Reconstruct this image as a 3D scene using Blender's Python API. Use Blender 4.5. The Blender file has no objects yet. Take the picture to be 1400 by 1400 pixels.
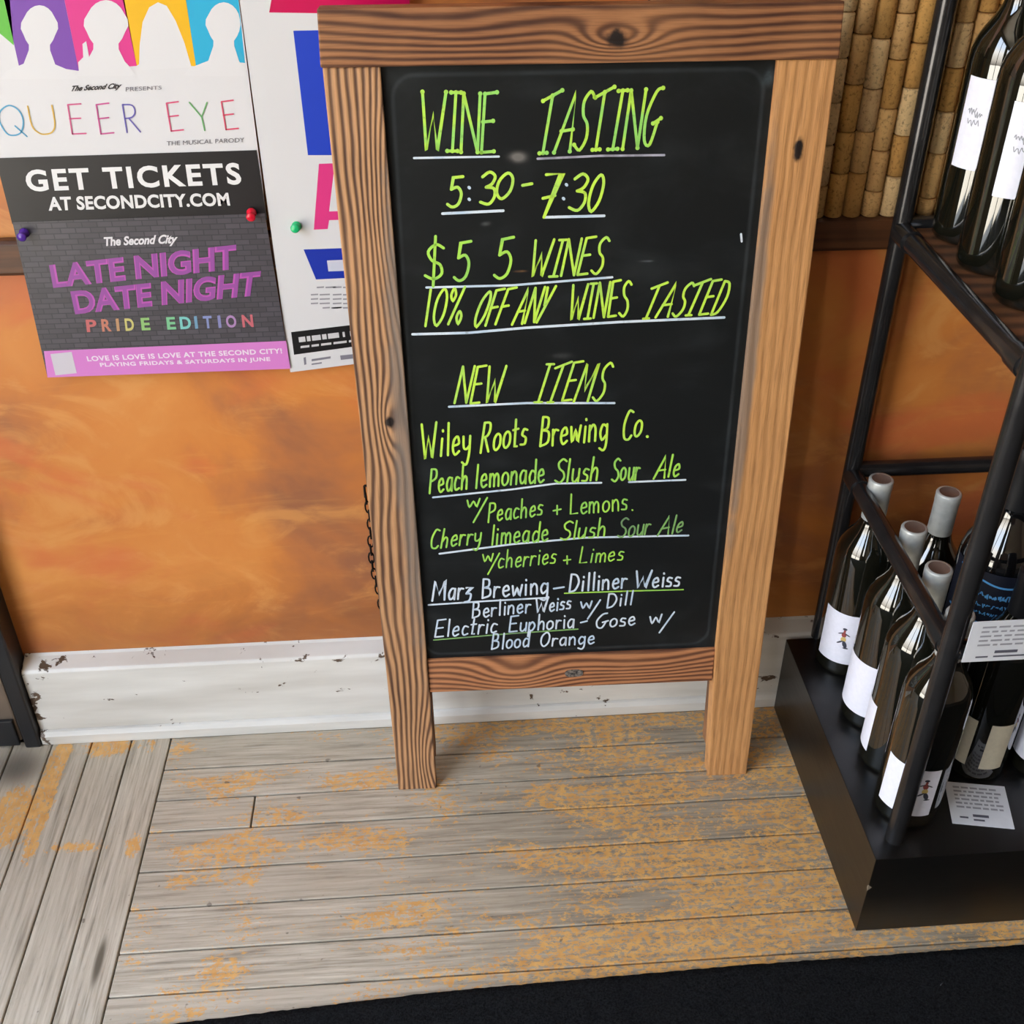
import bpy, bmesh, math, random
from mathutils import Vector, Matrix
random.seed(7)
scene = bpy.context.scene
COL = scene.collection
PI = math.pi

# ------------------------------------------------------------------ camera
CAM = Vector((0.0, 0.0, 1.2))
RX = Vector((0.9976, -0.0694, -0.0034)); RD = Vector((-0.0425, -0.5702, -0.8204)); RF = Vector((0.0550, 0.8186, -0.5717))
RF.normalize(); RX = (RX - RF * RX.dot(RF)).normalized(); RD = RF.cross(RX).normalized()
FPX = 1528.25
cam_data = bpy.data.cameras.new('camera')
cam = bpy.data.objects.new('camera', cam_data)
COL.objects.link(cam)
cam_data.sensor_width = 36.0; cam_data.lens = FPX * 36 / 1400; cam_data.clip_start = 0.02
mw = Matrix.Identity(4)
for i in range(3):
    mw[i][0] = RX[i]; mw[i][1] = -RD[i]; mw[i][2] = -RF[i]; mw[i][3] = CAM[i]
cam.matrix_world = mw
scene.camera = cam

# ------------------------------------------------------------------ world and light
scene.view_settings.view_transform = 'Standard'
scene.view_settings.look = 'None'
scene.view_settings.gamma = 1.0
scene.view_settings.use_curve_mapping = False
scene.view_settings.exposure = 0.30
SKY_STRENGTH = 3.8

def lin(c):
    return tuple(((v / 255) / 12.92 if v / 255 <= 0.04045 else ((v / 255 + 0.055) / 1.055) ** 2.4) for v in c) + (1.0,)

world = bpy.data.worlds.new('world'); scene.world = world; world.use_nodes = True
wt = world.node_tree; wt.nodes.clear()
wo = wt.nodes.new('ShaderNodeOutputWorld'); wb = wt.nodes.new('ShaderNodeBackground')
wtc = wt.nodes.new('ShaderNodeTexCoord'); wsep = wt.nodes.new('ShaderNodeSeparateXYZ'); wr = wt.nodes.new('ShaderNodeValToRGB')
wmap = wt.nodes.new('ShaderNodeMapRange'); wmap.inputs[1].default_value = -0.5; wmap.inputs[2].default_value = 1.0
wt.links.new(wtc.outputs['Generated'], wsep.inputs[0]); wt.links.new(wsep.outputs[2], wmap.inputs[0]); wt.links.new(wmap.outputs[0], wr.inputs[0])
wt.links.new(wr.outputs[0], wb.inputs[0]); wt.links.new(wb.outputs[0], wo.inputs[0])
wb.inputs[1].default_value = SKY_STRENGTH
el = wr.color_ramp.elements
el[0].position = 0.0; el[0].color = (0.30, 0.27, 0.23, 1)
el[1].position = 1.0; el[1].color = (0.75, 1.05, 1.6, 1)
for p, c in ((0.28, (0.42, 0.38, 0.33, 1)), (0.36, (1.25, 1.15, 1.0, 1)), (0.50, (1.9, 1.85, 1.75, 1)), (0.62, (1.5, 1.75, 2.1, 1))):
    e = el.new(p); e.color = c

def window_light(name, loc, rot, sx, sy, energy, color):
    d = bpy.data.lights.new(name, 'AREA'); d.shape = 'RECTANGLE'; d.size = sx; d.size_y = sy; d.energy = energy; d.color = color
    o = bpy.data.objects.new(name, d); o.location = loc; o.rotation_euler = rot; COL.objects.link(o)
    return o
def portal(name, loc, rot, sx, sy):
    o = window_light(name, loc, rot, sx, sy, 1, (1, 1, 1)); o.data.cycles.is_portal = True
    return o
sun_d = bpy.data.lights.new('sun', 'SUN'); sun_d.energy = 34; sun_d.angle = math.radians(0.6); sun_d.color = (1.0, 0.95, 0.86)
sun = bpy.data.objects.new('sun', sun_d); COL.objects.link(sun)
sun.rotation_euler = Vector((-0.05, -0.55, -0.83)).to_track_quat('-Z', 'Y').to_euler()   # comes over the roof and lights only the pavement outside
# open shop door in wall_left and the narrow window beside it
portal('door_portal', (-1.10, -0.05, 1.20), (0, -PI / 2, 0), 2.4, 1.5)
portal('window_portal', (-1.10, -1.65, 1.45), (0, -PI / 2, 0), 1.7, 0.7)

# ------------------------------------------------------------------ helpers
def ray(px, py):
    return (RX * ((px - 700) / FPX) + RD * ((py - 700) / FPX) + RF)
def on_plane(px, py, O, n):
    d = ray(px, py); return CAM + d * ((O - CAM).dot(n) / d.dot(n))
def onz(px, py, z): return on_plane(px, py, Vector((0, 0, z)), Vector((0, 0, 1)))
def ony(px, py, y): return on_plane(px, py, Vector((0, y, 0)), Vector((0, 1, 0)))

class MB:
    def __init__(s): s.v = []; s.f = []; s.sm = []
    def add(s, vs, fs, smooth=False):
        b = len(s.v); s.v += [tuple(x) for x in vs]; s.f += [tuple(i + b for i in f) for f in fs]; s.sm += [smooth] * len(fs)
    def box(s, a, b):
        x0, y0, z0 = a; x1, y1, z1 = b
        s.add([(x0, y0, z0), (x1, y0, z0), (x1, y1, z0), (x0, y1, z0), (x0, y0, z1), (x1, y0, z1), (x1, y1, z1), (x0, y1, z1)],
              [(0, 3, 2, 1), (4, 5, 6, 7), (0, 1, 5, 4), (1, 2, 6, 5), (2, 3, 7, 6), (3, 0, 4, 7)])
    def prism(s, poly, fn0, fn1):
        n = len(poly)
        s.add([fn0(p) for p in poly] + [fn1(p) for p in poly],
              [tuple(range(n)), tuple(reversed(range(n, 2 * n)))] + [(i, i + n, (i + 1) % n + n, (i + 1) % n) for i in range(n)])
    def tube(s, a, b, r, n=20, r2=None, caps=True):
        a = Vector(a); b = Vector(b); d = (b - a).normalized(); r2 = r if r2 is None else r2
        u = d.orthogonal().normalized(); w = d.cross(u)
        vs = []
        for p, rr in ((a, r), (b, r2)):
            vs += [p + (u * math.cos(2 * PI * i / n) + w * math.sin(2 * PI * i / n)) * rr for i in range(n)]
        s.add(vs, [(i, (i + 1) % n, (i + 1) % n + n, i + n) for i in range(n)], True)
        if caps:
            s.add(vs, [tuple(reversed(range(n))), tuple(range(n, 2 * n))])
    def lathe(s, prof, c=(0, 0, 0), n=40, a0=0.0, a1=2 * PI):
        full = abs(a1 - a0 - 2 * PI) < 1e-6
        m = n if full else n + 1
        vs = []
        for r, z in prof:
            for i in range(m):
                a = a0 + (a1 - a0) * i / n
                vs.append((c[0] + r * math.cos(a), c[1] + r * math.sin(a), c[2] + z))
        fs = []
        for k in range(len(prof) - 1):
            for i in range(n):
                j = (i + 1) % m if full else i + 1
                fs.append((k * m + i, k * m + j, (k + 1) * m + j, (k + 1) * m + i))
        s.add(vs, fs, True)
    def build(s, name, mat, parent=None, offset=None, bevel=0.0, seg=2):
        me = bpy.data.meshes.new(name)
        vs = s.v
        if offset is not None: vs = [(x - offset[0], y - offset[1], z - offset[2]) for x, y, z in vs]
        me.from_pydata(vs, [], s.f)
        if any(s.sm): me.polygons.foreach_set('use_smooth', s.sm)
        me.materials.append(mat); me.update()
        if bevel > 0:
            bm = bmesh.new(); bm.from_mesh(me)
            bmesh.ops.remove_doubles(bm, verts=bm.verts, dist=1e-6)
            ed = [e for e in bm.edges if len(e.link_faces) == 2 and e.calc_face_angle(0) > 0.6]
            bmesh.ops.bevel(bm, geom=ed, offset=bevel, segments=seg, affect='EDGES', profile=0.6)
            bmesh.ops.recalc_face_normals(bm, faces=bm.faces)
            bm.to_mesh(me); bm.free()
        o = bpy.data.objects.new(name, me); COL.objects.link(o)
        if parent is not None: o.parent = parent
        elif offset is not None: o.location = offset
        return o

def tag(o, label=None, cat=None, group=None, kind=None):
    if label: o['label'] = label
    if cat: o['category'] = cat
    if group: o['group'] = group
    if kind: o['kind'] = kind
    return o
def empty(name, loc, label=None, cat=None, group=None):
    o = bpy.data.objects.new(name, None); o.empty_display_size = 0.05; o.location = loc; COL.objects.link(o)
    return tag(o, label, cat, group)
def copy_tree(o, parent=None):
    c = o.copy(); COL.objects.link(c); c.parent = parent
    for ch in o.children: copy_tree(ch, c)
    return c

# ------------------------------------------------------------------ node helpers
class NT:
    def __init__(s, name):
        s.m = bpy.data.materials.new(name); s.m.use_nodes = True
        s.t = s.m.node_tree; s.n = s.t.nodes; s.b = s.n['Principled BSDF']
    def link(s, a, b): s.t.links.new(a, b)
    def setin(s, sock, v):
        if isinstance(v, bpy.types.NodeSocket): s.link(v, sock)
        else: sock.default_value = v
    def math(s, op, a, b=0.0, c=0.0, clamp=False):
        n = s.n.new('ShaderNodeMath'); n.operation = op; n.use_clamp = clamp
        s.setin(n.inputs[0], a); s.setin(n.inputs[1], b)
        if op in ('MULTIPLY_ADD', 'SMOOTH_MIN', 'SMOOTH_MAX', 'WRAP'): s.setin(n.inputs[2], c)
        return n.outputs[0]
    def coord(s, which='Object'):
        n = s.n.new('ShaderNodeTexCoord'); return n.outputs[which]
    def pos(s): return s.n.new('ShaderNodeNewGeometry').outputs['Position']
    def sep(s, v):
        n = s.n.new('ShaderNodeSeparateXYZ'); s.setin(n.inputs[0], v); return n.outputs
    def comb(s, x, y, z):
        n = s.n.new('ShaderNodeCombineXYZ'); s.setin(n.inputs[0], x); s.setin(n.inputs[1], y); s.setin(n.inputs[2], z); return n.outputs[0]
    def mapping(s, v, scale=(1, 1, 1), loc=(0, 0, 0), rot=(0, 0, 0)):
        n = s.n.new('ShaderNodeMapping'); s.setin(n.inputs[0], v); n.inputs[1].default_value = loc; n.inputs[2].default_value = rot; n.inputs[3].default_value = scale
        return n.outputs[0]
    def noise(s, v, scale=5.0, detail=4.0, rough=0.5, dist=0.0, fac=True):
        n = s.n.new('ShaderNodeTexNoise'); s.setin(n.inputs['Vector'], v); n.inputs['Scale'].default_value = scale
        n.inputs['Detail'].default_value = detail; n.inputs['Roughness'].default_value = rough; n.inputs['Distortion'].default_value = dist
        return n.outputs[0] if fac else n.outputs[1]
    def ramp(s, f, stops):
        n = s.n.new('ShaderNodeValToRGB'); s.setin(n.inputs[0], f); e = n.color_ramp.elements
        e[0].position = stops[0][0]; e[0].color = stops[0][1]; e[1].position = stops[-1][0]; e[1].color = stops[-1][1]
        for p, c in stops[1:-1]:
            k = e.new(p); k.color = c
        return n.outputs[0]
    def smooth(s, f, a, b):
        n = s.n.new('ShaderNodeMapRange'); n.interpolation_type = 'SMOOTHSTEP'; s.setin(n.inputs[0], f); s.setin(n.inputs[1], a); s.setin(n.inputs[2], b); return n.outputs[0]
    def mix(s, f, a, b, mode='MIX'):
        n = s.n.new('ShaderNodeMix'); n.data_type = 'RGBA'; n.blend_type = mode
        s.setin(n.inputs[0], f); s.setin(n.inputs[6], a); s.setin(n.inputs[7], b); return n.outputs[2]
    def bump(s, h, strength=0.3, dist=0.002):
        n = s.n.new('ShaderNodeBump'); n.inputs['Strength'].default_value = strength; n.inputs['Distance'].default_value = dist
        s.setin(n.inputs['Height'], h); s.link(n.outputs[0], s.b.inputs['Normal'])
    def gauss(s, x, y, cx, cy, sx, sy, amp=1.0):
        a = s.math('MULTIPLY', s.math('SUBTRACT', x, cx), 1 / sx); b = s.math('MULTIPLY', s.math('SUBTRACT', y, cy), 1 / sy)
        r = s.math('ADD', s.math('MULTIPLY', a, a), s.math('MULTIPLY', b, b))
        return s.math('MULTIPLY', s.math('EXPONENT', s.math('MULTIPLY', r, -1.0)), amp)
    def out(s, color=None, rough=None, metal=None, spec=None):
        if color is not None: s.setin(s.b.inputs['Base Color'], color)
        if rough is not None: s.setin(s.b.inputs['Roughness'], rough)
        if metal is not None: s.setin(s.b.inputs['Metallic'], metal)
        if spec is not None: s.setin(s.b.inputs['Specular IOR Level'], spec)
        return s.m

def plain(name, rgb, rough=0.5, metal=0.0, var=0.08, scale=60.0, bump=0.0, spec=0.5):
    t = NT(name); c = t.coord('Object'); n = t.noise(c, scale, 3)
    col = lin(rgb); dark = tuple(v * (1 - var) for v in col[:3]) + (1,); lite = tuple(min(1, v * (1 + var)) for v in col[:3]) + (1,)
    t.out(t.ramp(n, [(0.3, dark), (0.7, lite)]), rough, metal, spec)
    if bump: t.bump(n, bump, 0.001)
    return t.m

def wood(name, along, across, base, dark, light, knots=(), freq=55.0, warp=0.35, grey=None, contrast=1.0, waves=0.006, seed=0.0, fine=0.35):
    """grain lines = contours of a field that runs across the piece and swells round its knots"""
    t = NT(name); c = t.coord('Object'); s3 = t.sep(c)
    L = s3['XYZ'.index(along)]; A = s3['XYZ'.index(across)]
    lowv = t.comb(t.math('MULTIPLY_ADD', L, 3.2, seed), t.math('MULTIPLY', A, 9.0), seed)
    low = t.math('SUBTRACT', t.noise(lowv, 1.0, 3, 0.45), 0.5)
    f = t.math('ADD', A, t.math('MULTIPLY', low, waves * 7))
    kdark = None
    for (kl, ka, sl, sa, amp, r) in knots:
        g = t.gauss(L, A, kl, ka, sl, sa, amp)
        f = t.math('ADD', f, g)
        if r > 0:
            nz = t.math('MULTIPLY', t.math('SUBTRACT', t.noise(c, 90, 3), 0.5), 0.8)
            k = t.gauss(L, A, kl, ka, r * (2.4 if along == 'Z' and r < 0.006 else 1.3), r)
            k = t.smooth(t.math('ADD', k, nz), 0.25, 0.75)
            kdark = k if kdark is None else t.math('MAXIMUM', kdark, k)
    jit = t.noise(t.comb(t.math('MULTIPLY', L, 14.0), t.math('MULTIPLY', A, 160.0), seed + 3), 1.0, 2)
    ph = t.math('ADD', t.math('MULTIPLY', f, freq * 2 * PI), t.math('MULTIPLY', jit, 1.1))
    w = t.math('MULTIPLY_ADD', t.math('SINE', ph), 0.5, 0.5)
    w = t.math('POWER', w, 1.7)
    fibre = t.noise(t.comb(t.math('MULTIPLY', L, 22.0), t.math('MULTIPLY', A, 700.0), t.math('MULTIPLY', s3[1], 60.0)), 1.0, 4, 0.6)
    blotch = t.noise(c, 9.0, 3)
    col = t.mix(t.math('MULTIPLY', w, contrast), lin(base), lin(dark))
    col = t.mix(t.math('MULTIPLY', t.smooth(blotch, 0.35, 0.75), 0.55), col, lin(light))
    col = t.mix(t.math('MULTIPLY', w, 0.55 * contrast), col, lin(dark))
    col = t.mix(t.math('MULTIPLY', t.smooth(fibre, 0.42, 0.75), fine), col, lin(dark))
    if grey:
        gm = t.smooth(t.math('ADD', t.gauss(L, A, *grey[:4]), t.math('MULTIPLY', t.noise(c, 30, 4), 0.5)), 0.5, 1.0)
        col = t.mix(t.math('MULTIPLY', gm, 0.75), col, lin((120, 108, 98)))
    if kdark is not None: col = t.mix(kdark, col, lin((32, 22, 18)))
    t.out(col, 0.62, 0, 0.35)
    t.bump(t.math('ADD', t.math('MULTIPLY', w, -0.7), t.math('MULTIPLY', fibre, -0.5)), 0.55, 0.0012)
    return t.m

M = {}
# ---- setting materials
def floor_mat(axis):
    t = NT('worn_floorboard_' + ('x' if axis == 0 else 'y')); p = t.pos(); s3 = t.sep(p); x, y = s3[0], s3[1]
    L, A = (x, y) if axis == 0 else (y, x)
    rnd = t.n.new('ShaderNodeObjectInfo').outputs['Random']
    zo = t.math('MULTIPLY', rnd, 37.0)
    grain = t.noise(t.comb(t.math('MULTIPLY', L, 9.0), t.math('MULTIPLY', A, 190.0), zo), 1.0, 5, 0.65)
    big = t.noise(t.comb(t.math('MULTIPLY', L, 3.0), t.math('MULTIPLY', A, 14.0), zo), 1.0, 3)
    col = t.ramp(grain, [(0.25, lin((112, 101, 88))), (0.46, lin((180, 169, 150))), (0.72, lin((216, 206, 188)))])
    col = t.mix(t.math('MULTIPLY', t.smooth(big, 0.4, 0.7), 0.45), col, lin((200, 188, 168)))
    col = t.mix(t.math('MULTIPLY', rnd, 0.25), col, lin((150, 135, 116)))
    if axis == 0: col = t.mix(t.math('MULTIPLY', t.smooth(x, -0.15, 0.22), 0.60), col, t.ramp(grain, [(0.3, lin((96, 84, 70))), (0.7, lin((160, 144, 120)))]))   # trodden darker where the varnish has held
    # yellow varnish left between the worn places
    fl = t.noise(t.comb(t.math('MULTIPLY', L, 105.0), t.math('MULTIPLY', A, 170.0), 0.0), 1.0, 5, 0.78)
    wide = t.noise(t.comb(t.math('MULTIPLY', L, 8.0), t.math('MULTIPLY', A, 17.0), 4.0), 1.0, 4, 0.55)
    if axis == 0:
        dens = t.math('MULTIPLY_ADD', t.smooth(x, -0.15, 0.25), 0.100, -0.055)
        dens = t.math('ADD', dens, t.math('MULTIPLY', t.math('SUBTRACT', wide, 0.5), 0.75))
        spots = [(306, 1070, .045, .016, .30), (497, 1066, .05, .013, .26), (325, 1158, .05, .016, .30), (488, 1149, .055, .018, .32),
                 (311, 1326, .03, .014, .30), (251, 1024, .02, .012, .26), (395, 1117, .03, .012, .16), (557, 1251, .05, .014, .22),
                 (900, 1085, .10, .018, .22), (720, 985, .20, .022, .20), (860, 1160, .12, .03, .12), (1040, 1220, .10, .05, .16), (560, 1300, .05, .012, .2),
                 (760, 1320, .20, .022, .16), (1000, 1270, .2, .03, .1), (245, 1206, .02, .012, .2), (345, 1200, .015, .01, .2), (430, 1185, .02, .012, .2)]
    else:
        dens = t.math('MULTIPLY_ADD', t.math('SUBTRACT', wide, 0.5), 0.35, -0.17)
        spots = [(15, 1117, .030, .05, .55), (60, 1107, .010, .09, .5), (148, 1020, .035, .022, .5), (107, 1158, .04, .012, .35),
                 (181, 1158, .012, .022, .4), (72, 1050, .012, .05, .42), (210, 1018, .012, .02, .2), (88, 1025, .01, .03, .35)]
    for (px, py, sx, sy, a) in spots:
        q = onz(px, py, 0.0)
        dens = t.math('ADD', dens, t.gauss(x, y, q.x, q.y, sx, sy, a))
    dens = t.math('MINIMUM', dens, 0.085 if axis == 0 else 0.13)
    m = t.smooth(t.math('ADD', fl, dens), 0.525, 0.61)
    m = t.math('MULTIPLY', m, 0.85)
    dk = t.smooth(t.noise(t.comb(t.math('MULTIPLY', L, 60.0), t.math('MULTIPLY', A, 200.0), 9.0), 1.0, 5, 0.75), 0.56, 0.66)
    col = t.mix(t.math('MULTIPLY', dk, t.math('MULTIPLY_ADD', t.smooth(dens, -.06, .06), .45, .15)), col, lin((112, 96, 76)))
    yel = t.ramp(t.noise(p, 55, 3), [(0.3, lin((212, 150, 70))), (0.7, lin((234, 180, 100)))])
    col = t.mix(m, col, yel)
    if axis == 1:   # dark oval scuff in the border and contact shadow painted in by the door
        q = onz(133, 1315, 0)
        sc = t.gauss(x, y, q.x + 0.002, q.y, .007, .045, 0.7)
        col = t.mix(t.smooth(t.math('ADD', sc, t.math('MULTIPLY', grain, .2)), .35, .75), col, lin((104, 95, 80)))
        q = onz(25, 1050, 0)
        sc = t.gauss(x, y, q.x, q.y, .05, .045, 0.7)
        col = t.mix(t.math('MULTIPLY', t.smooth(t.math('ADD', sc, t.math('MULTIPLY', grain, .3)), .35, .95), .8), col, lin((62, 56, 52)))
    specks = t.smooth(t.noise(p, 60, 2), 0.72, 0.76)
    col = t.mix(t.math('MULTIPLY', specks, .6), col, lin((78, 66, 56)))
    t.out(col, 0.48, 0, 0.4)
    t.bump(t.math('ADD', grain, t.math('MULTIPLY', m, 0.3)), 0.35, 0.0008)
    return t.m
M['floor_x'] = floor_mat(0); M['floor_y'] = floor_mat(1)
M['subfloor'] = plain('dark_subfloor', (44, 36, 30), 0.9)

def plaster():
    t = NT('ochre_glazed_plaster'); p = t.pos(); s3 = t.sep(p)
    w = t.noise(t.mapping(p, (2.2, 1, 2.6), (3.1, 0, 1.2)), 1.6, 5, 0.55, 0.9)
    w2 = t.noise(t.mapping(p, (4, 1, 7), (0, 0, 5)), 1.5, 6, 0.6, 1.6)
    w3 = t.noise(t.mapping(p, (2.5, 1, 4), (8, 0, 2)), 1.3, 4, 0.5, 1.2)
    col = t.ramp(w, [(0.34, lin((156, 100, 68))), (0.45, lin((188, 116, 64))), (0.54, lin((206, 128, 62))), (0.70, lin((216, 142, 72)))])
    col = t.mix(t.math('MULTIPLY', t.smooth(w2, 0.50, 0.68), 0.65), col, lin((218, 152, 84)))
    col = t.mix(t.math('MULTIPLY', t.smooth(w3, 0.52, 0.66), 0.65), col, lin((204, 104, 62)))
    low = t.smooth(t.math('ADD', s3[2], t.math('MULTIPLY', t.math('SUBTRACT', w2, .5), .18)), 0.30, 0.12)   # browner towards the skirting
    col = t.mix(t.math('MULTIPLY', low, 0.55), col, lin((138, 84, 44)))
    st = t.noise(t.mapping(p, (6, 1, 40), (0, 0, 0), (0, 0.25, 0)), 1.0, 4, 0.6, 0.6)
    col = t.mix(t.math('MULTIPLY', t.smooth(st, 0.55, 0.8), 0.28), col, lin((226, 162, 84)))
    t.out(col, 0.42, 0, 0.4); t.bump(t.math('ADD', w2, st), 0.15, 0.002)
    return t.m
M['plaster'] = plaster()
M['white_wall'] = plain('painted_room_wall', (150, 136, 118), 0.8)
M['ceiling'] = plain('ceiling_paint', (210, 204, 194), 0.9)

def chipped():
    t = NT('chipped_white_paint'); p = t.pos(); s3 = t.sep(p)
    n = t.noise(t.mapping(p, (1, 1, 1.6)), 34, 5, 0.6, 0.4); n2 = t.noise(p, 6, 3)
    edge = t.math('MULTIPLY', t.smooth(s3[2], 0.118, 0.145), 0.075)
    cor = t.math('MULTIPLY', t.smooth(s3[0], -0.545, -0.60), 0.10)
    chips = t.smooth(t.math('ADD', t.math('ADD', n, t.math('MULTIPLY', n2, 0.12)), t.math('ADD', edge, cor)), 0.735, 0.76)
    g = t.noise(t.mapping(p, (4, 1, 30)), 1.0, 4)
    col = t.ramp(g, [(0.3, lin((196, 192, 184))), (0.7, lin((226, 224, 218)))])
    col = t.mix(chips, col, lin((92, 74, 58)))
    t.out(col, 0.4, 0, 0.5); t.bump(t.math('MULTIPLY_ADD', chips, -1.0, t.math('MULTIPLY', g, .3)), 0.5, 0.0012)
    return t.m
M['skirting'] = chipped()
def darkwood():
    t = NT('dark_brown_ledge'); p = t.pos()
    g = t.noise(t.mapping(p, (4, 1, 120)), 1.0, 4)
    t.out(t.ramp(g, [(0.3, lin((64, 38, 22))), (0.7, lin((104, 64, 36)))]), 0.45); t.bump(g, .2, .001)
    return t.m
M['ledge'] = darkwood()
def corkm(name, rgb):
    t = NT(name); c = t.coord('Object'); o = t.n.new('ShaderNodeObjectInfo').outputs['Random']
    cc = t.n.new('ShaderNodeVectorMath'); cc.operation = 'ADD'; t.link(c, cc.inputs[0]); t.link(t.comb(t.math('MULTIPLY', o, 9), t.math('MULTIPLY', o, 5), 0.0), cc.inputs[1])
    n = t.noise(cc.outputs[0], 260, 4, 0.7); n2 = t.noise(t.mapping(cc.outputs[0], (1, 1, .35)), 90, 3)
    b = lin(rgb); dk = tuple(v * .38 for v in b[:3]) + (1,); md = tuple(v * .72 for v in b[:3]) + (1,)
    col = t.ramp(n, [(0.32, dk), (0.48, b), (0.75, b)])
    col = t.mix(t.math('MULTIPLY', t.smooth(n2, .5, .7), .5), col, md)
    col = t.mix(t.math('MULTIPLY', o, 0.35), col, lin((142, 96, 54)))
    t.out(col, 0.85, 0, .2); t.bump(n, .5, .001)
    return t.m
M['cork'] = [corkm('cork_tan', (204, 162, 104)), corkm('cork_pale', (216, 184, 134)), corkm('cork_amber', (188, 142, 78))]
M['backing'] = plain('dark_backing_board', (40, 28, 20), 0.9)
M['jamb'] = plain('black_painted_metal', (26, 26, 28), 0.4)
M['doorpanel'] = plain('scuffed_bronze_metal', (120, 106, 92), 0.4, 0.3, .2, 12)

# ------------------------------------------------------------------ room shell
WY = 1.215     # back wall plane
BY = 1.187     # skirting face
def struct(o): o['kind'] = 'structure'; return o
b = MB(); b.box((-1.10, -2.44, -0.08), (2.4, WY + 0.06, -0.0125)); floor = struct(b.build('floor', M['subfloor']))
b = MB(); b.box((-1.10, WY, -0.08), (2.4, WY + 0.06, 2.62)); struct(b.build('wall_back', M['plaster']))
b = MB(); b.box((-1.16, -2.5, 2.60), (2.46, WY + 0.06, 2.68)); struct(b.build('ceiling', M['ceiling']))
b = MB(); b.box((2.4, -2.5, -0.08), (2.46, WY + 0.06, 2.6)); struct(b.build('wall_right', M['white_wall']))
def wall_with_hole(name, fixed, a0, a1, h0, h1, z0, z1, axis, th):
    b = MB()
    def bx(p0, p1, q0, q1):
        if axis == 'x': b.box((fixed - th, p0, q0), (fixed, p1, q1))
        else: b.box((p0, fixed - th, q0), (p1, fixed, q1))
    bx(a0, h0, -0.08, 2.6); bx(h1, a1, -0.08, 2.6); bx(h0, h1, -0.08, z0); bx(h0, h1, z1, 2.6)
    return struct(b.build(name, M['white_wall']))
b = MB()
for y0_, y1_, z0_, z1_ in ((-2.5, -2.0, -.08, 2.6), (-2.0, -1.3, -.08, .6), (-2.0, -1.3, 2.3, 2.6), (-1.3, -.80, -.08, 2.6), (-.80, .70, 2.4, 2.6), (.70, WY, -.08, 2.6)):
    b.box((-1.16, y0_, z0_), (-1.10, y1_, z1_))
struct(b.build('wall_left', M['white_wall']))
b = MB(); b.box((-1.10, -2.5, -0.08), (2.4, -2.44, 2.6)); struct(b.build('wall_front', M['white_wall']))
def window_frame(name, pts):
    b = MB()
    for a, c in pts: b.box(a, c)
    o = b.build(name, M['jamb'], bevel=0.002); return struct(o)
window_frame('window_1', [((-1.15, -2.0, 0.60), (-1.09, -1.95, 2.30)), ((-1.15, -1.35, 0.60), (-1.09, -1.30, 2.30)), ((-1.15, -2.0, 0.60), (-1.09, -1.3, 0.65)), ((-1.15, -2.0, 2.25), (-1.09, -1.3, 2.30))])
window_frame('door_2', [((-1.15, -.80, 0.0), (-1.09, -.75, 2.40)), ((-1.15, .65, 0.0), (-1.09, .70, 2.40)), ((-1.15, -.80, 2.34), (-1.09, .70, 2.40)), ((-1.15, .02, 0.0), (-1.10, .06, 2.40))])
b = MB(); b.box((-9.0, -7.0, -0.10), (-1.16, 8.0, -0.03)); tag(b.build('pavement', plain('pale_concrete', (206, 198, 182), .9)), kind='structure')

# floorboards: each one a part of the floor
G = 0.0011
def plank(x0, y0, x1, y1, mat, dz=0.0):
    b = MB(); b.box((x0 + G, y0 + G, -0.012), (x1 - G, y1 - G, dz)); o = b.build('floorboard', mat, floor, bevel=0.0009, seg=1); return o
rows = [1.190, 1.1815, 1.1196, 1.063, 1.009, 0.9456, 0.889, 0.828, 0.7716, 0.715, 0.658, 0.600, 0.543]
XB = -0.420
joints = {3: [onz(346, 1108, 0).x], 6: [0.93], 1: [0.70], 4: [0.86]}
for i in range(len(rows) - 1):
    xs = [XB] + joints.get(i, []) + [1.30]
    for a, c in zip(xs[:-1], xs[1:]):
        plank(a, rows[i + 1], c, rows[i], M['floor_x'], random.uniform(-0.0007, 0.0))
lx = [-0.420, -0.4765, -0.533, -0.590, -0.646, -0.702, -0.758, -0.814, -0.870, -0.926, -0.982]
for i in range(len(lx) - 1):
    plank(lx[i + 1], 0.45, lx[i], 1.190, M['floor_y'], random.uniform(-0.0007, 0.0))

# skirting board with its shoe moulding
def profile_x(name, prof, x0, x1, mat, parent=None, bevel=0.0):
    b = MB(); b.prism(prof, lambda p: (x0, p[0], p[1]), lambda p: (x1, p[0], p[1])); return b.build(name, mat, parent, bevel=bevel)
XL = -0.603
sk = struct(profile_x('baseboard_back', [(WY, 0.0), (BY, 0.0), (BY, 0.132), (BY + 0.003, 0.136), (WY - 0.004, 0.143), (WY, 0.146)], XL, 1.6, M['skirting'], bevel=0.0012))
profile_x('shoe_moulding', [(BY, 0.0), (BY - 0.008, 0.0), (BY - 0.008, 0.016), (BY - 0.004, 0.022), (BY, 0.024)], XL, 1.6, M['skirting'], sk, bevel=0.0015)
# dark ledge board that runs under the cork wall
struct(profile_x('trim_1', [(WY, 0.708), (WY - 0.012, 0.708), (WY - 0.014, 0.712), (WY - 0.014, 0.744), (WY - 0.010, 0.748), (WY, 0.748)], -0.598, 1.6, M['ledge'], bevel=0.001))
# door at the far left: black jamb, bronze panel with bottom rail
b = MB(); b.box((-0.626, WY - 0.040, 0.0), (-0.604, WY, 2.1)); d = struct(b.build('door_1', M['jamb'], bevel=0.003))
b = MB(); b.box((-1.45, WY - 0.034, 0.010), (-0.629, WY - 0.004, 2.08)); b.build('door_panel', M['doorpanel'], d, bevel=0.003)
b = MB(); b.box((-1.44, WY - 0.040, 0.006), (-0.632, WY - 0.034, 0.055)); b.build('kick_rail', M['jamb'], d, bevel=0.002)

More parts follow.
